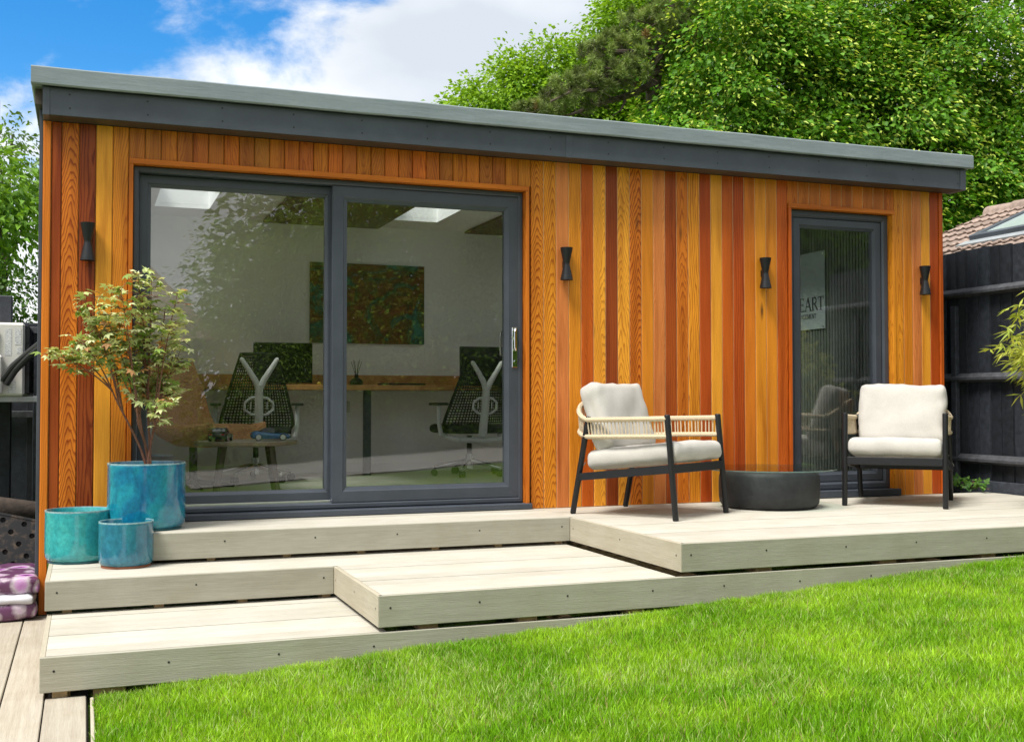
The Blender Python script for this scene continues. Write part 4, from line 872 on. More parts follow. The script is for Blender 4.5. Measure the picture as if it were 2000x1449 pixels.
for k in range(7):
    y0 = .40 - .05 * k; P = [(7.33, y0, .005), (7.30, y0 - .05, .04 + .02 * (k % 3)), (7.27, y0 - .13, .07 - .012 * (k % 4)), (7.26, y0 - .22, .03)]
    m.tube(P, .0022, 5)
    for _ in range(8):
        u = rng.random(); j = min(2, int(u * 3)); L.append(np.array(Vector(P[j]).lerp(Vector(P[j + 1]), u * 3 - j)) + rng.normal(size=3) * np.array([.012, .02, .018]) + np.array([-.01, 0, .02]))
m.build('stems', M_TWIG, IV, world=True); L = np.array(L); L[:, 2] = np.maximum(L[:, 2], .02); k = rng.random(len(L))[:, None]
A = lobed(rng, L, rng.uniform(.028, .05, len(L)), np.array([.05, .14, .018]) * (1 - k) + np.array([.13, .26, .04]) * k, ((-1.3, .7), (0, 1.0), (1.3, .7)))
leaves('ivy_leaves', *A, M_LEAF, .06, IV)

rng = np.random.default_rng(32); BB = thing('bamboo_plant', 'yellow-green bamboo leaning into view in front of the black fence', 'bamboo', (6.98, -1.35, 0.0))
MB().lathe([(0, 0), (.13, 0), (.165, .30), (.17, .31), (.155, .31), (.14, .26), (0, .26)], 32).build('tub', M_BLACK, BB, smooth=True)
C, D = [], []; m = MB()
for k in range(24):
    tx, ty, tz = 6.40 + rng.uniform(-.16, .30), -1.4 + rng.uniform(-.3, .25), rng.uniform(.85, 1.42); b = np.array([6.98 + rng.uniform(-.09, .09), -1.35 + rng.uniform(-.09, .09), .25])
    P = [b, b + np.array([-.03, 0, .5]), b * .45 + np.array([tx, ty, tz + .1]) * .55, np.array([tx, ty, tz])]
    P = [P[0] * (1 - u) ** 3 + 3 * P[1] * u * (1 - u) ** 2 + 3 * P[2] * u * u * (1 - u) + P[3] * u ** 3 for u in np.linspace(0, 1, 10)]
    m.tube([tuple(q) for q in P], [.006 * (1 - .07 * i) for i in range(10)], 6)
    for q in P[3:]:
        for _ in range(8):
            c = q + rng.normal(size=3) * np.array([.07, .07, .06]); C += [c] * 4
            a = rng.uniform(0, 6.28)
            for j in range(4): D.append(np.array([math.cos(a + j * .7) - .35, math.sin(a + j * .7), -.55 + rng.normal() * .4]))
stuff(m.build('culms', plain('bamboo_culm', (.22, .24, .06), .5), BB, smooth=True, world=True)); C, D = np.array(C), np.array(D); n = len(C); k = rng.random(n)[:, None]
leaves('bamboo_leaves', C, D, np.array([0, 0, 1.0]) + rng.normal(size=(n, 3)) * .5, rng.uniform(.07, .13, n), rng.uniform(.012, .019, n), np.array([.26, .34, .035]) * (1 - k) + np.array([.52, .54, .10]) * k, M_LEAF, .03, BB)

# ------------------------------------------------------------------ neighbour's house with a tiled roof beyond the fence
NH = thing('neighbour_house', 'neighbouring house with brown tiled roof and roof window above the fence', 'house', (10.4, 2.0, -.4))
M_BRICKW = plain('red_brown_brick', (.30, .15, .09), .85, 0, .3, 30, .5, 60)
MB().box(9.4, 13.6, -2.0, 4.1, -.4, 2.18).build('wall', M_BRICKW, NH, world=True)
SL = .42; ca = 1 / math.sqrt(1 + SL * SL); ang = math.atan(SL)
RF = MB().prism([(9.15, 2.13), (11.5, 2.13 + SL * 2.35), (13.85, 2.13), (13.85, 2.09), (9.15, 2.09)], -2.2, 4.24, 'y').build('roof', M_DARK, NH, world=True)
M_TILE = plain('brown_concrete_tile', (.25, .185, .15), .85, 0, .3, 16, .5, 90, objvar=.22)
tm = MB(); prof = []
for i in range(13):
    u = i / 12; prof.append((u * .30, .016 * max(0, math.sin(u * math.pi * 4)) ** .8 + (.004 if i % 6 else 0)))
vv = []
for (s, dz) in ((0, .028), (0, .012), (.36, 0)):
    for (a, b) in prof: vv.append((s, a, b + dz))
k = len(prof); tm.add(vv, [(r * k + i, r * k + i + 1, (r + 1) * k + i + 1, (r + 1) * k + i) for r in range(2) for i in range(k - 1)])
TM = tm.mesh('roof_tile', M_TILE, True, 50)
ncol, nrow = 21, 9
for r in range(nrow):
    for c in range(ncol):
        d = .28 * r; x, y, z = 9.13 + d * ca, 4.25 - .30 * (c + 1), 2.142 + d * ca * SL
        if 9.85 < x < 10.72 and 1.45 < y + .15 < 2.95: continue
        o = bpy.data.objects.new('roof_tile', TM); COL.objects.link(o); o.parent = RF; o.location = (x, y + random.uniform(-.004, .004), z + random.uniform(0, .004)); o.rotation_euler = (0, -ang + R(random.uniform(-.5, .5)), R(random.uniform(-.4, .4)))
for c in range(15):
    m = MB(); y0 = 4.27 - .44 * c
    for (yy, rr) in ((0, .125), (-.05, .122), (-.44, .11)): m.v += [(11.5 + rr * math.cos(math.pi * i / 10), y0 + yy, 3.10 + rr * .95 * math.sin(math.pi * i / 10)) for i in range(11)]
    m.f += [(r * 11 + i, r * 11 + i + 1, (r + 1) * 11 + i + 1, (r + 1) * 11 + i) for r in range(2) for i in range(10)] + [tuple(range(11))]
    m.build('ridge_tile', M_TILE, RF, smooth=True, angle=50)
# roof window
RW = thing('roof_window', None, None); RW.parent = NH; RW.location = Vector((9.93, 2.2, 2.13 + .78 * SL + .05)) - NH.location; RW.rotation_euler = (0, -ang, 0)
m = MB()
for (a, b, c, d) in ((0, 1.0, -.74, -.66), (0, 1.0, .66, .74), (0, .08, -.66, .66), (.92, 1.0, -.66, .66)): m.cbox(a, b, c, d, -.04, .065, .006)
m.build('frame', M_ANTH2, RW); MB().box(.075, .925, -.665, .665, .03, .042).build('pane', plain('sky_tinted_pane', (.42, .50, .48), .12, 0, .03), RW)  # opaque pane, sky reflection put into its pale colour
m = MB().box(-.16, -.001, -.80, .80, -.01, .012); m.build('flashing', M_ALU if False else plain('lead_flashing', (.28, .30, .31), .5), RW)

# ------------------------------------------------------------------ left: fence, air conditioner, clutter
LF = thing('back_fence', 'black board fence standing behind the air conditioner', 'fence', (-.2, 2.05, -.5))
for i in range(16):
    x = .38 - .125 * (i + 1); MB().cbox(0, .128, -.008, .008, 0, 1.80 + random.uniform(-.01, .01), .003).build('fence_board', M_FENCE, LF, loc=(x, 2.05 + .009 * (i % 2), -.5), world=True)
for z in (1.22, .60, -.1): MB().cbox(-1.7, .37, 1.985, 2.035, z, z + .05, .004).build('fence_rail', M_RAIL, LF, world=True)
MB().cbox(.085, .175, 1.56, 1.66, -.5, 1.46, .006).build('fence_post', M_FENCE, LF, world=True)
MB().cbox(.30, .345, 1.93, 1.98, -.5, 1.1, .005).build('fence_post', M_FENCE, LF, world=True)
tag(MB().cbox(-.15, .12, 1.02, 1.10, -.5, .70, .006).build('black_post', M_FENCE), 'thick black timber post under the air conditioner bracket', 'post')
AC = thing('air_conditioner', 'white outdoor air conditioning unit on a bracket with black hoses', 'air conditioner', (.02, 1.4, .755))
M_ACW = plain('ivory_enamel', (.70, .68, .63), .4, 0, .05, 4)
MB().cbox(-.27, .285, 1.0, 1.78, .756, 1.235, .014).build('casing', M_ACW, AC, world=True)
m = MB()
for i in range(26): m.box(.288, .312, 1.02 + .029 * i, 1.024 + .029 * i, .775, 1.215)
for z in (.80, .90, 1.0, 1.1, 1.2): m.box(.286, .314, 1.02, 1.76, z, z + .004)
stuff(m.build('coil_guard', M_BLACK, AC, world=True)); MB().box(.2855, .287, 1.02, 1.77, .77, 1.22).build('coil', M_DARK, AC, world=True)
MB().cbox(-.10, .155, .945, .999, .765, 1.02, .012).build('valve_cover', M_ACW, AC, world=True)
MB().cbox(-.05, .125, .975, .999, 1.04, 1.20, .010).build('grip_panel', M_ACW, AC, world=True)
m = MB()
for i in range(6): m.box(.085, .118, .9722, .9742, 1.055 + .013 * i, 1.061 + .013 * i)
stuff(m.build('louvre_slots', M_DARK, AC, world=True))
def label_mat():
    t = NT('printed_label'); co = t.coord((60, 60, 210)); f = t.noise(co, 1.0, 3, .7)
    t.bsdf(t.ramp(f, (.46, (.78, .78, .76)), (.54, (.45, .46, .48))), .4); return t.m
M_LAB = label_mat()
for (a, b, c, d) in ((.165, .205, 1.02, 1.195), (.225, .262, 1.09, 1.195), (.235, .262, 1.035, 1.075), (.185, .232, .775, .86)): MB().box(a, b, .9985, .9994, c, d).build('label', M_LAB, AC, world=True)
for dx in (0, .028):
    MB().tube([(.15 + dx, .965, .86 - dx), (.22 + dx * .5, .93, .95 - dx), (.31, .86, 1.03 - dx), (.392, .70, 1.09 - dx * .8)], .021, 10).build('hose', M_RUBBER, AC, smooth=True, world=True)
m = MB().cbox(-.25, .375, 1.04, 1.08, .715, .754, .003); m.cbox(-.25, .375, 1.62, 1.66, .715, .754, .003); m.build('bracket', plain('galvanised_steel', (.34, .35, .36), .4, .6), AC, world=True)

def bag_mat():
    t = NT('printed_compost_sack'); co = t.coord((1, 1, 1)); vo = t.n('ShaderNodeTexVoronoi'); t.l(co, vo.inputs['Vector']); vo.inputs['Scale'].default_value = 9.0
    f = t.noise(co, 30, 4, .6, .6); d = t.math('ADD', vo.outputs['Distance'], t.math('MULTIPLY', t.math('SUBTRACT', f, .5), .25))
    c = t.ramp(d, (.10, (.03, .008, .03)), (.18, (.30, .05, .30)), (.36, (.55, .28, .55)), (.46, (.5, .42, .47)), (.60, (.12, .04, .10)))
    t.bsdf(c, .3, 0, .5, f, .004, .6); return t.m
M_BAG = bag_mat(); M_BAGW = plain('white_plastic_sack', (.62, .62, .66), .35, 0, .1)
for i, (z, h, mt, lab) in enumerate(((-.452, .10, M_BAG, 'purple printed compost sack at the bottom of the pile'), (-.385, .06, M_BAGW, 'grey-white plastic sack squeezed between the printed sacks'), (-.315, .105, M_BAG, 'purple flower printed compost sack on top of the pile'))):
    b = thing('compost_sack', lab, 'sack', (.13, .12, z - h / 2), R((2, -3, 4)[i]), 'compost sacks by the corner')
    cushion(MB(), .56, .62 - .02 * i, h, .04, .12, 14, 20 + i, .018, Matrix.Translation((0, 0, h / 2))).build('sack', mt, b, smooth=True, angle=180)
# perforated black plastic slab
def slab():
    t = thing('perforated_slab', 'black perforated plastic slab leaning above the compost sacks', 'plastic slab', (.17, .52, -.5)); m = MB(); cs = .062; nx, nz = 6, 8
    for i in range(nx):
        for j in range(nz):
            cx, cz = (i - nx / 2 + .5) * cs, (j + .5) * cs; solid = (i + j) % 2
            q = cs / 2; sq = [(q, 0), (q, q), (0, q), (-q, q), (-q, 0), (-q, -q), (0, -q), (q, -q)]
            if solid: m.add([(cx + a, 0, cz + b) for a, b in sq], [tuple(range(8))]); continue
            r = .017; hl = [(r * math.cos(math.pi * k / 4), r * math.sin(math.pi * k / 4)) for k in range(8)]
            m.add([(cx + a, 0, cz + b) for a, b in sq] + [(cx + a, 0, cz + b) for a, b in hl] + [(cx + a * .9, .03, cz + b * .9) for a, b in hl], [(k, (k + 1) % 8, 8 + (k + 1) % 8, 8 + k) for k in range(8)] + [(8 + k, 8 + (k + 1) % 8, 16 + (k + 1) % 8, 16 + k) for k in range(8)] + [tuple(range(16, 24))])
    W, H = nx * cs / 2, nz * cs; m.box(-W - .012, W + .012, .031, .05, -.0, H + .012)
    for (a, b, c, d) in ((-W - .012, -W, 0, H + .012), (W, W + .012, 0, H + .012), (-W, W, H, H + .012)): m.box(a, b, -.004, .0305, c, d)
    m.xf(Matrix.Translation((0, 0, .02)) @ Matrix.Rotation(R(14), 4, 'Y') @ Matrix.Rotation(R(-8), 4, 'X'))
    M_ = NT('dusty_black_plastic'); f = M_.noise(M_.coord(), 25, 4, .65); M_.bsdf(M_.mix(M_.ramp(f, (.5, 0.0), (.75, .7)), (.022, .022, .023), (.20, .14, .09)), .6); m.build('slab', M_.m, t)
slab()
tag(MB().tube([(-.5, .95, -.33), (-.1, .92, -.10), (.15, .95, .02), (.38, 1.0, .0)], [.12, .11, .09, .06], 12).build('rotten_log', plain('rotten_wood', (.045, .032, .024), .95, 0, .5, 20, 1.0, 45), smooth=True), 'dark rotten log lying above the plastic slab', 'log')

# ------------------------------------------------------------------ inside the room
FL = .086
DK = thing('desk', 'long oak worktop desk along the back wall of the room', 'desk', (2.8, 2.55, FL))
MB().cbox(.50, 5.2, 2.22, 2.912, .815, .857, .003).build('worktop', M_DESK, DK, world=True); MB().cbox(.50, 5.2, 2.892, 2.912, .858, .955, .002).build('upstand', M_DESK, DK, world=True)
for x in (.60, 2.93, 5.05): MB().cbox(x - .03, x + .03, 2.45, 2.51, FL, .814, .003).build('leg', M_ANTH, DK, world=True)
def monitor(x, w, hgt, lab, z0=.935):
    t = thing('monitor', lab, 'monitor', (x, 2.62, .857), 0, 'monitors on the desk')
    MB().cbox(-w / 2, w / 2, 0, .03, z0 - .857, z0 - .857 + hgt, .004).build('housing', M_BLACK, t); MB().box(-w / 2 + .008, w / 2 - .008, -.002, -.0003, z0 - .857 + .012, z0 - .857 + hgt - .008).build('screen', M_SCREEN, t)
    MB().cbox(-.03, .03, .031, .055, .012, z0 - .857 + .15, .003).build('stand', M_BLACK, t); MB().cbox(-.12, .12, -.06, .1, 0, .012, .003).build('base', M_BLACK, t)
monitor(2.235, .50, .345, 'black monitor on the desk above the office chair by the maple', .875); monitor(4.12, .60, .345, 'black monitor on the desk beside the door handle', .87)
PT = thing('painting', 'abstract rust brown and teal canvas on the white back wall', 'painting', (3.04, 2.905, 1.24))
def art():
    t = NT('abstract_paint'); f = t.noise(t.coord((2.2, 2.2, 2.2)), 1.6, 8, .65, 1.2); g = t.noise(t.coord((6, 6, 6), 4), 1.5, 6, .7, .8)
    c = t.ramp(f, (.30, (.035, .014, .008)), (.42, (.20, .055, .014)), (.50, (.12, .06, .012)), (.58, (.022, .12, .10)), (.70, (.05, .22, .18))); c = t.mix(1.0, c, t.ramp(g, (.3, .4), (.7, 1.5)), 'MULTIPLY'); t.bsdf(c, .45, 0, .4, g, .004, .6); return t.m
MB().cbox(-.525, .525, 0, .024, 0, .715, .002).build('canvas', art(), PT)
# reed diffuser, pen pot, small desk things
RD = thing('reed_diffuser', 'black reed diffuser bottle with sticks on the desk', 'diffuser', (2.83, 2.45, .857))
MB().lathe([(0, 0), (.055, 0), (.058, .03), (.045, .05), (.018, .065), (.018, .09), (0, .09)], 20).build('bottle', M_BLACK, RD, smooth=True)
for k in range(6): a = k * 1.05; MB().tube([(0, 0, .06), (.045 * math.cos(a), .03 * math.sin(a), .20 + .01 * (k % 3))], .0022, 5).build('reed', M_BLACK, RD)
PP = thing('pen_pot', 'black square pen pot at the left end of the desk', 'pen pot', (1.36, 2.5, .857))
MB().cbox(-.045, .045, -.045, .045, 0, .10, .003).build('pot', M_BLACK, PP)
for k in range(7): MB().tube([(-.03 + .01 * k, .0, .06), (-.05 + .017 * k, .01 * (k % 3), .145 + .01 * (k % 2))], .004, 6).build('pen', plain(('blue_pen', 'dark_pen', 'white_pen')[k % 3], ((.02, .03, .12), (.02, .02, .02), (.6, .6, .6))[k % 3], .3), PP)
tag(MB().cbox(3.02, 3.42, 2.36, 2.48, .858, .876, .004).build('keyboard', M_BLACK), 'flat black keyboard lying on the desk right of the diffuser', 'keyboard')
tag(MB().cbox(1.10, 1.30, 2.34, 2.55, .858, .885, .003).build('paper_stack', M_LAB), 'stack of white papers on the desk beside the pen pot', 'papers')
for (x, c, nm) in ((2.50, (.6, .42, .02), 'yellow'), (2.56, (.45, .03, .02), 'red')):
    tag(MB().lathe([(0, 0), (.014, .002), (.018, .014), (.012, .026), (0, .03)], 12, (x, 2.4, .857)).build('desk_toy', plain(nm + '_toy', c, .3), smooth=True), 'tiny %s toy on the desk edge below the painting' % nm, 'toy')
MB().cbox(2.80, 2.88, 2.918, 2.9295, .62, .72, .004).build('wall_socket', M_LGREY, GR, world=True)
# office chairs (faces +y, its back to the garden)
def office_chair():
    t = thing('office_chair', '', 'office chair', (0, 0, FL), 0, 'office chairs at the desk')
    def S(u, v):       # u -1..1 across, v 0..1 up the back
        hw = .285 - .02 * v - .15 * max(0, v - .12) ** 1.1 + (-.03 if v < .06 else 0)
        return Vector((u * hw, -.05 - .10 * v + .10 * u * u * (1 - .3 * v) + .06 * (1 - v) ** 3, .40 + .60 * v))
    m = MB()
    def strip(P, wd, ax):
        for a, b in zip(P, P[1:]):
            s = Vector((0, 0, wd)) if ax else Vector((wd, 0, 0)); m.add([a - s, b - s, b + s, a + s], [(0, 1, 2, 3)])
    for j in range(27): v = (j + .5) / 27; strip([S(-1 + 2 * i / 12, v) for i in range(13)], .0058, True)
    for i in range(23): u = -1 + 2 * (i + .5) / 23; strip([S(u, k / 12) for k in range(13)], .0056, False)
    stuff(m.build('mesh_back', M_BLACK, t))
    rim = [S(-1, k / 12) for k in range(13)] + [S(-1 + 2 * i / 8, 1) for i in range(1, 8)] + [S(1, 1 - k / 12) for k in range(13)] + [S(1 - 2 * i / 8, 0) for i in range(1, 8)]; MB().tube(rim + [rim[0]], .010, 7).build('back_frame', M_BLACK, t, smooth=True)
    y = MB(); y.tube([(0, -.085, .34), (0, -.115, .50), (0, -.15, .68), (0, -.165, .76)], [.036, .034, .032, .030], 10)
    for s in (-1, 1): y.tube([(0, -.158, .72), (s * .035, -.172, .80), (s * .085, -.178, .88), (s * .133, -.172, .955), (s * .14, -.17, .965)], [.026, .024, .020, .018, .008], 10)
    y.build('spine', M_LGREY, t, smooth=True)
    lb = MB()
    for s in (-1, 1):
        lb.tube([(s * .02, -.14, .665), (s * .06, -.145, .66), (s * .105, -.135, .625), (s * .108, -.13, .57), (s * .06, -.13, .535), (s * .02, -.125, .53)], .011, 8); lb.tube([(s * .062, -.135, .63), (s * .062, -.13, .57)], .006, 6)
    lb.build('lumbar_support', M_LGREY, t, smooth=True)
    cushion(MB(), .52, .48, .075, .035, .12, 12, 3, .002, Matrix.Translation((0, .22, .40))).build('seat', M_GREYSEAT, t, smooth=True, angle=180)
    m = MB(); m.tube([(-.28, .05, .335), (-.20, -.045, .315), (0, -.085, .305), (.20, -.045, .315), (.28, .05, .335)], [.012, .022, .026, .022, .012], 8); m.build('seat_pan', M_LGREY, t, smooth=True)
    for s in (-1, 1):
        MB().tube([(s * .24, .12, .34), (s * .30, .10, .36), (s * .315, .10, .45), (s * .315, .10, .60)], [.022, .02, .018, .018], 8).build('arm_post', M_LGREY, t, smooth=True)
        MB().cbox(s * .315 - .04, s * .315 + .04, -.02, .24, .60, .622, .008).build('armrest', M_BLACK, t)
    MB().tube([(0, .18, .10), (0, .18, .34)], .022, 12).build('gas_column', M_BLACK, t, smooth=True); MB().tube([(0, .18, .06), (0, .18, .19)], .034, 12).build('hub', M_CHROME, t, smooth=True)
    for k in range(5):
        a = R(18 + 72 * k); dx, dy = math.cos(a), math.sin(a)
        MB().tube([(dx * .02, .18 + dy * .02, .125), (dx * .16, .18 + dy * .16, .10), (dx * .30, .18 + dy * .30, .072)], [.022, .018, .012], 8).build('base_arm', M_CHROME, t, smooth=True)
        w_ = MB()
        for q in (-1, 1):
            c = Vector((dx * .30 - dy * .014 * q, .18 + dy * .30 + dx * .014 * q, .028)); e = Vector((-dy, dx, 0)) * .010; w_.tube([c - e, c + e], .028, 14)
        w_.build('castor', M_RUBBER, t, smooth=True)
    return t
oc = office_chair(); oc.location = (1.915, 1.86, FL); oc.rotation_euler = (0, 0, R(-4)); oc['label'] = 'black mesh office chair behind the model cars'
o2 = copy_tree(oc); o2.location = (3.76, 1.95, FL); o2.rotation_euler = (0, 0, R(6)); o2['label'] = 'black mesh office chair beside the sliding door handle'
# lounge chair
LC = thing('lounge_chair', 'tan boucle lounge chair half hidden behind the maple', 'lounge chair', (1.36, 1.50, FL), R(-38))
def shell():
    m = MB(); P = [(-.30, .90), (-.25, .72), (-.18, .50), (-.10, .36), (.02, .305), (.20, .30), (.40, .33), (.46, .34)]; n = 14; vv = []
    for side in (0, 1):
        for i, (x, z) in enumerate(P):
            a, b = P[max(0, i - 1)], P[min(len(P) - 1, i + 1)]; tx = Vector((b[0] - a[0], b[1] - a[1])).normalized(); nx = Vector((-tx.y, tx.x)) * (.075 * side)
            for j in range(n + 1):
                u = -1 + 2 * j / n; wing = .10 * abs(u) ** 3; hw = .36 - (.05 if i == 0 else 0); q = Vector((-tx.y, tx.x)) * wing * (1 - side * .3)
                vv.append((x + nx.x + q.x, u * hw, z + nx.y + q.y))
    k = n + 1; r = len(P); f = []
    for s in (0, 1):
        for i in range(r - 1):
            for j in range(n): f.append((s * r * k + i * k + j, s * r * k + i * k + j + 1, s * r * k + (i + 1) * k + j + 1, s * r * k + (i + 1) * k + j))
    for i in range(r - 1):
        for j in (0, n): f.append((i * k + j, (i + 1) * k + j, r * k + (i + 1) * k + j, r * k + i * k + j))
    for i in (0, r - 1):
        for j in range(n): f.append((i * k + j, i * k + j + 1, r * k + i * k + j + 1, r * k + i * k + j))
    return m.add(vv, f)
shell().build('shell', M_SHEARL, LC, smooth=True, angle=70)
cushion(MB(), .50, .52, .10, .045, .15, 12, 8, .004, Matrix.Translation((.18, 0, .415))).build('seat_pad', M_SHEARL, LC, smooth=True, angle=180)
MB().tube([(.05, 0, .31), (.05, 0, .03)], .03, 10).build('column', M_BLACK, LC, smooth=True)
for k in range(4): a = R(45 + 90 * k); MB().tube([(.05, 0, .05), (.05 + .3 * math.cos(a), .3 * math.sin(a), .012)], [.022, .012], 8).build('foot', M_BLACK, LC, smooth=True)
# round table with two model cars
RT = thing('side_table', 'round side table with four legs carrying the two model cars', 'table', (1.69, .80, FL))
MB().lathe([(0, .336), (.335, .336), (.345, .342), (.345, .362), (.340, .366), (.325, .362), (0, .362)], 48).build('top', plain('dark_rimmed_top', (.20, .15, .10), .4), RT, smooth=True, angle=40); MB().lathe([(0, .3632), (.322, .3632), (.322, .3645), (0, .3645)], 48).build('top_inlay', plain('pale_stone_top', (.50, .46, .38), .35), RT)
for k in range(4): a = R(40 + 90 * k); MB().tube([(.22 * math.cos(a), .22 * math.sin(a), .336), (.285 * math.cos(a), .285 * math.sin(a), 0)], [.026, .018], 12).build('leg', plain('walnut_leg', (.055, .03, .022), .4), RT, smooth=True)
def model_car(label, loc, rot, paint, glassm, wing, group='model cars on the side table'):
    """sports coupe, nose towards +x, length .27"""
    t = thing('model_car', label, 'model car', loc, rot, group); L = .135
    st = [(-1, .048, .030, .050), (-.93, .056, .017, .060), (-.72, .060, .013, .068), (-.45, .0595, .012, .066), (0, .057, .011, .060), (.35, .058, .012, .056), (.68, .059, .013, .052), (.90, .054, .015, .042), (1, .040, .022, .032)]
    m = MB(); vv = []
    for (x, hw, zb, zt) in st:
        sec = [(0, zb), (hw * .8, zb), (hw, zb + .006), (hw * 1.03, (zb + zt) * .52), (hw * .96, zt - .006), (hw * .75, zt), (0, zt + .002)]; sec = sec + [(-a, b) for a, b in sec[-2:0:-1]]
        vv += [(x * L, a, b) for a, b in sec]
    k = len(vv) // len(st); m.add(vv, [(i * k + j, i * k + (j + 1) % k, (i + 1) * k + (j + 1) % k, (i + 1) * k + j) for i in range(len(st) - 1) for j in range(k)] + [tuple(range(k)), tuple((len(st) - 1) * k + j for j in range(k))]); m.build('body', paint, t, smooth=True, angle=50)
    def hull(rows, nm, mt):
        m = MB(); vv = []
        for (x, hw, z) in rows: vv += [(x * L, -hw, z), (x * L, hw, z)]
        m.add(vv, [(2 * i, 2 * i + 1, 2 * i + 3, 2 * i + 2) for i in range(len(rows) - 1)]); m.build(nm, mt, t)
    cab = [(-.62, .044, .064), (-.30, .041, .086), (.02, .040, .090), (.20, .041, .083), (.46, .048, .056)]
    m = MB(); vv = []
    for (x, hw, z) in cab: vv += [(x * L, -.054, .058), (x * L, -hw, z), (x * L, hw, z), (x * L, .054, .058)]
    m.add(vv, [(4 * i + j, 4 * i + j + 1, 4 * i + 5 + j, 4 * i + 4 + j) for i in range(4) for j in range(3)] + [(0, 1, 2, 3), (16, 17, 18, 19)]); m.build('windows', glassm, t)
    hull([(-.62, .043, .0655), (-.30, .040, .0875), (.02, .039, .0915), (.20, .040, .0845)], 'roof', paint)
    for x in (-.60, .60):
        for s in (-1, 1):
            w_ = MB(); w_.tube([(x * L, s * .046, .0245), (x * L, s * .061, .0245)], .0245, 18); wo = w_.build('wheel', M_RUBBER, t, smooth=True)
            r_ = MB().lathe([(.017, 0), (.0175, .003), (.006, .0035), (0, .0035)], 18); r_.xf(Matrix.Translation((x * L, s * .0605, .0245)) @ Matrix.Rotation(R(-90 * s), 4, 'X')); r_.build('rim', M_ALU, wo, smooth=True)
    for s in (-1, 1):
        MB().cbox(-L - .001, -L + .012, s * .040 - .012, s * .040 + .012, .043, .051, .002).build('tail_light', plain('red_tail_light', (.5, .01, .01), .2), t)
        MB().cbox(L * .90, L * .955, s * .036 - .010, s * .036 + .010, .036, .045, .002).build('headlight', plain('clear_headlight', (.7, .7, .7), .1), t)
    if wing:
        MB().cbox(-.150, -.118, -.062, .062, .084, .088, .001).build('rear_wing', M_BLACK, t)
        for s in (-1, 1): MB().box(-.135, -.120, s * .03 - .0015, s * .03 + .0015, .060, .084).build('wing_strut', M_BLACK, t)
        MB().cbox(-L - .006, -L + .004, -.05, .05, .014, .026, .002).build('diffuser', M_BLACK, t)
    return t
M_CARG = plain('tinted_car_glass', (.015, .018, .02), .08)
model_car('small blue coupe model car standing on the round side table', (1.845, .745, FL + .3648), R(-6), plain('metallic_blue_paint', (.035, .12, .24), .25, .3, .05, coat=.5), M_CARG, False)
model_car('small black racing model car with rear wing on the round side table', (1.52, .80, FL + .3648), R(72), plain('gloss_black_paint', (.02, .021, .02), .2, 0, .05, coat=.5), M_CARG, True)

# ------------------------------------------------------------------ garden behind the photographer (seen mirrored in the glass)
HB_ = thing('garden_house', 'brown tiled brick house across the garden, mirrored in the glass', 'house', (-.5, -15, -.5))
M_BRK = NT('garden_brick'); bt = M_BRK.n('ShaderNodeTexBrick'); M_BRK.l(M_BRK.coord((4.4, 1, 4.4)), bt.inputs[0]); bt.inputs['Color1'].default_value = (.30, .19, .12, 1); bt.inputs['Color2'].default_value = (.24, .14, .09, 1); bt.inputs['Mortar'].default_value = (.36, .33, .28, 1); M_BRK.bsdf(bt.outputs[0], .85)
MB().box(-5.0, 2.6, -19, -14.2, -.55, 1.9).build('wall', M_BRK.m, HB_, world=True)
MB().add([(-5.3, -13.9, 1.85), (3.0, -13.9, 1.85), (3.0, -19.3, 1.85), (-5.3, -19.3, 1.85), (-2.6, -16.6, 3.75), (1.6, -16.6, 3.75)], [(0, 1, 5, 4), (1, 2, 5), (2, 3, 4, 5), (3, 0, 4), (0, 3, 2, 1)]).build('roof', plain('weathered_roof_tiles', (.34, .26, .19), .85, 0, .35, 9, .8, 40), HB_, world=True)
for (x, wd) in ((-2.9, 1.2), (.4, 1.4)): MB().cbox(x, x + wd, -14.24, -14.18, .1, 1.3, .01).build('window', M_LGREY, HB_, world=True)
def garden_tree(name, lab, lobes, seed, tx, ca_, cb_, Ls=.095, den=9, m=76, asp=.7): tree(name, lab, lobes, [(tx[0], tx[1], -.5, .16), (tx[0], tx[1], 2.2, .12), (tx[0] + .1, tx[1], 4.0, .05)], [], seed, den, m, .40, Ls, ca_, cb_, group='trees across the garden', face=(0, .9, .1), face_min=-.3, flat=.7, aspect=asp, mat=M_GLEAF)
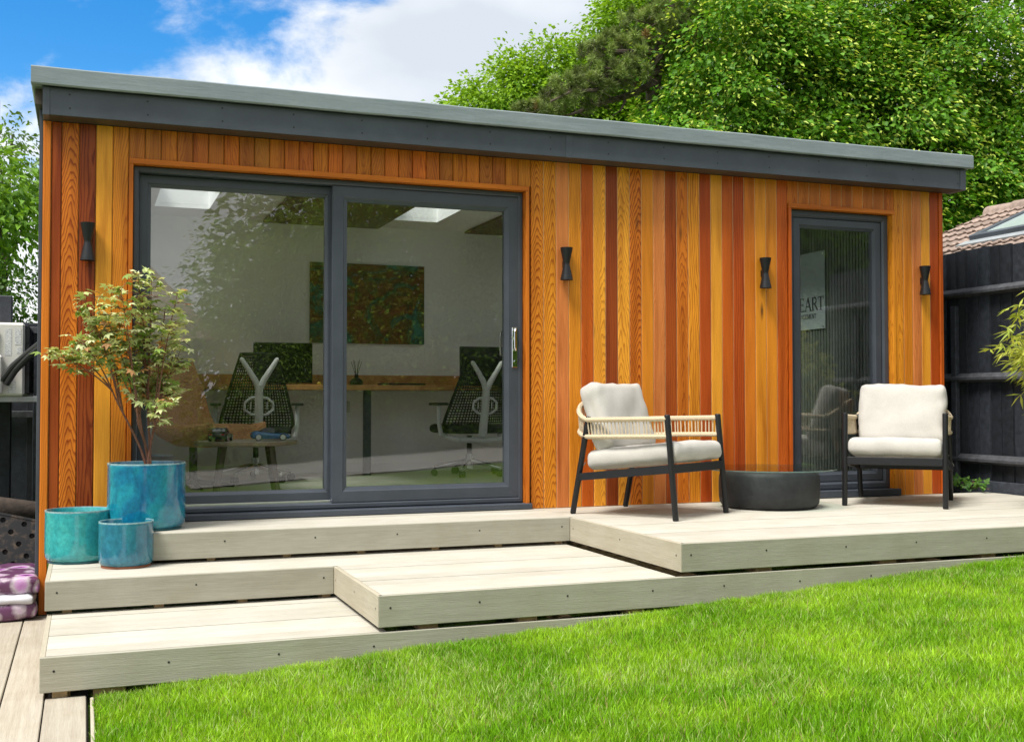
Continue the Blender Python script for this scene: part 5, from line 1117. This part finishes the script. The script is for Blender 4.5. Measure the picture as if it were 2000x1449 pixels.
garden_tree('willow_tree', 'feathery green tree across the garden, mirrored in the left pane', [(3.5, -14.5, 3.3, .7), (4.3, -14.5, 2.9, 1.0), (4.9, -14.2, 4.0, .7), (3.6, -14, 1.8, 1.0), (4.8, -14, 1.3, 1.2)], 41, (4.2, -14.9), (.18, .30, .04), (.30, .44, .08), .10, 16, 60, .36)
garden_tree('broad_tree', 'tall dense green tree across the garden, mirrored in the right pane', [(6.2, -14.2, 4.2, 1.3), (7.8, -14.3, 4.8, 1.6), (6.6, -13.8, 2.2, 1.3), (8.3, -13.7, 2.4, 1.5), (7.2, -13.6, .8, 1.3), (9.4, -14.2, 4.6, 1.5)], 42, (7.5, -15), (.15, .29, .03), (.28, .44, .06))
garden_tree('broad_tree', 'dark green tree across the garden, mirrored in the side door', [(11, -14.2, 3.6, 1.7), (13.2, -14.3, 4.0, 1.9), (12, -13.7, 1.6, 1.6), (14.6, -13.9, 2.2, 1.7), (16.6, -14.4, 3.4, 2.0), (10, -13.8, 1.2, 1.2), (18.6, -14, 2.6, 1.9)], 43, (13, -15), (.07, .14, .015), (.13, .23, .03), .16)
tree('garden_hedge', 'low green hedge across the garden behind the lawn', [(x, -12.6 + .2 * (x % 2), .35, .8, .6, .7) for x in (3, 4.2, 5.4, 6.6, 7.8, 9, 10.2, 11.4, 12.6, 13.8, 15, 16.2)], [(3, -13, -.5, .05), (3, -13, .3, .03)], [], 44, 5, 30, .25, .11, (.06, .13, .015), (.11, .2, .03), cat='hedge', face=(0, .9, .2), mat=M_GLEAF)
tree('tree_belt', 'far row of dense dark green trees closing the garden', [(x, -19.5 + (i % 2), 3.0 + .7 * (i % 3), 2.1, 1.5, 3.2) for i, x in enumerate((5.6, 8.2, 11, 14, 17, 20, 23))] + [(4.4, -17.5, 1.8, 1.3, 1.0, 1.9)], [(9, -20, -.5, .2), (9, -20, 4, .1)], [], 45, 5, 40, .55, .24, (.09, .18, .02), (.16, .28, .03), group='trees across the garden', face=(0, .9, .1), flat=.8, mat=M_GLEAF)
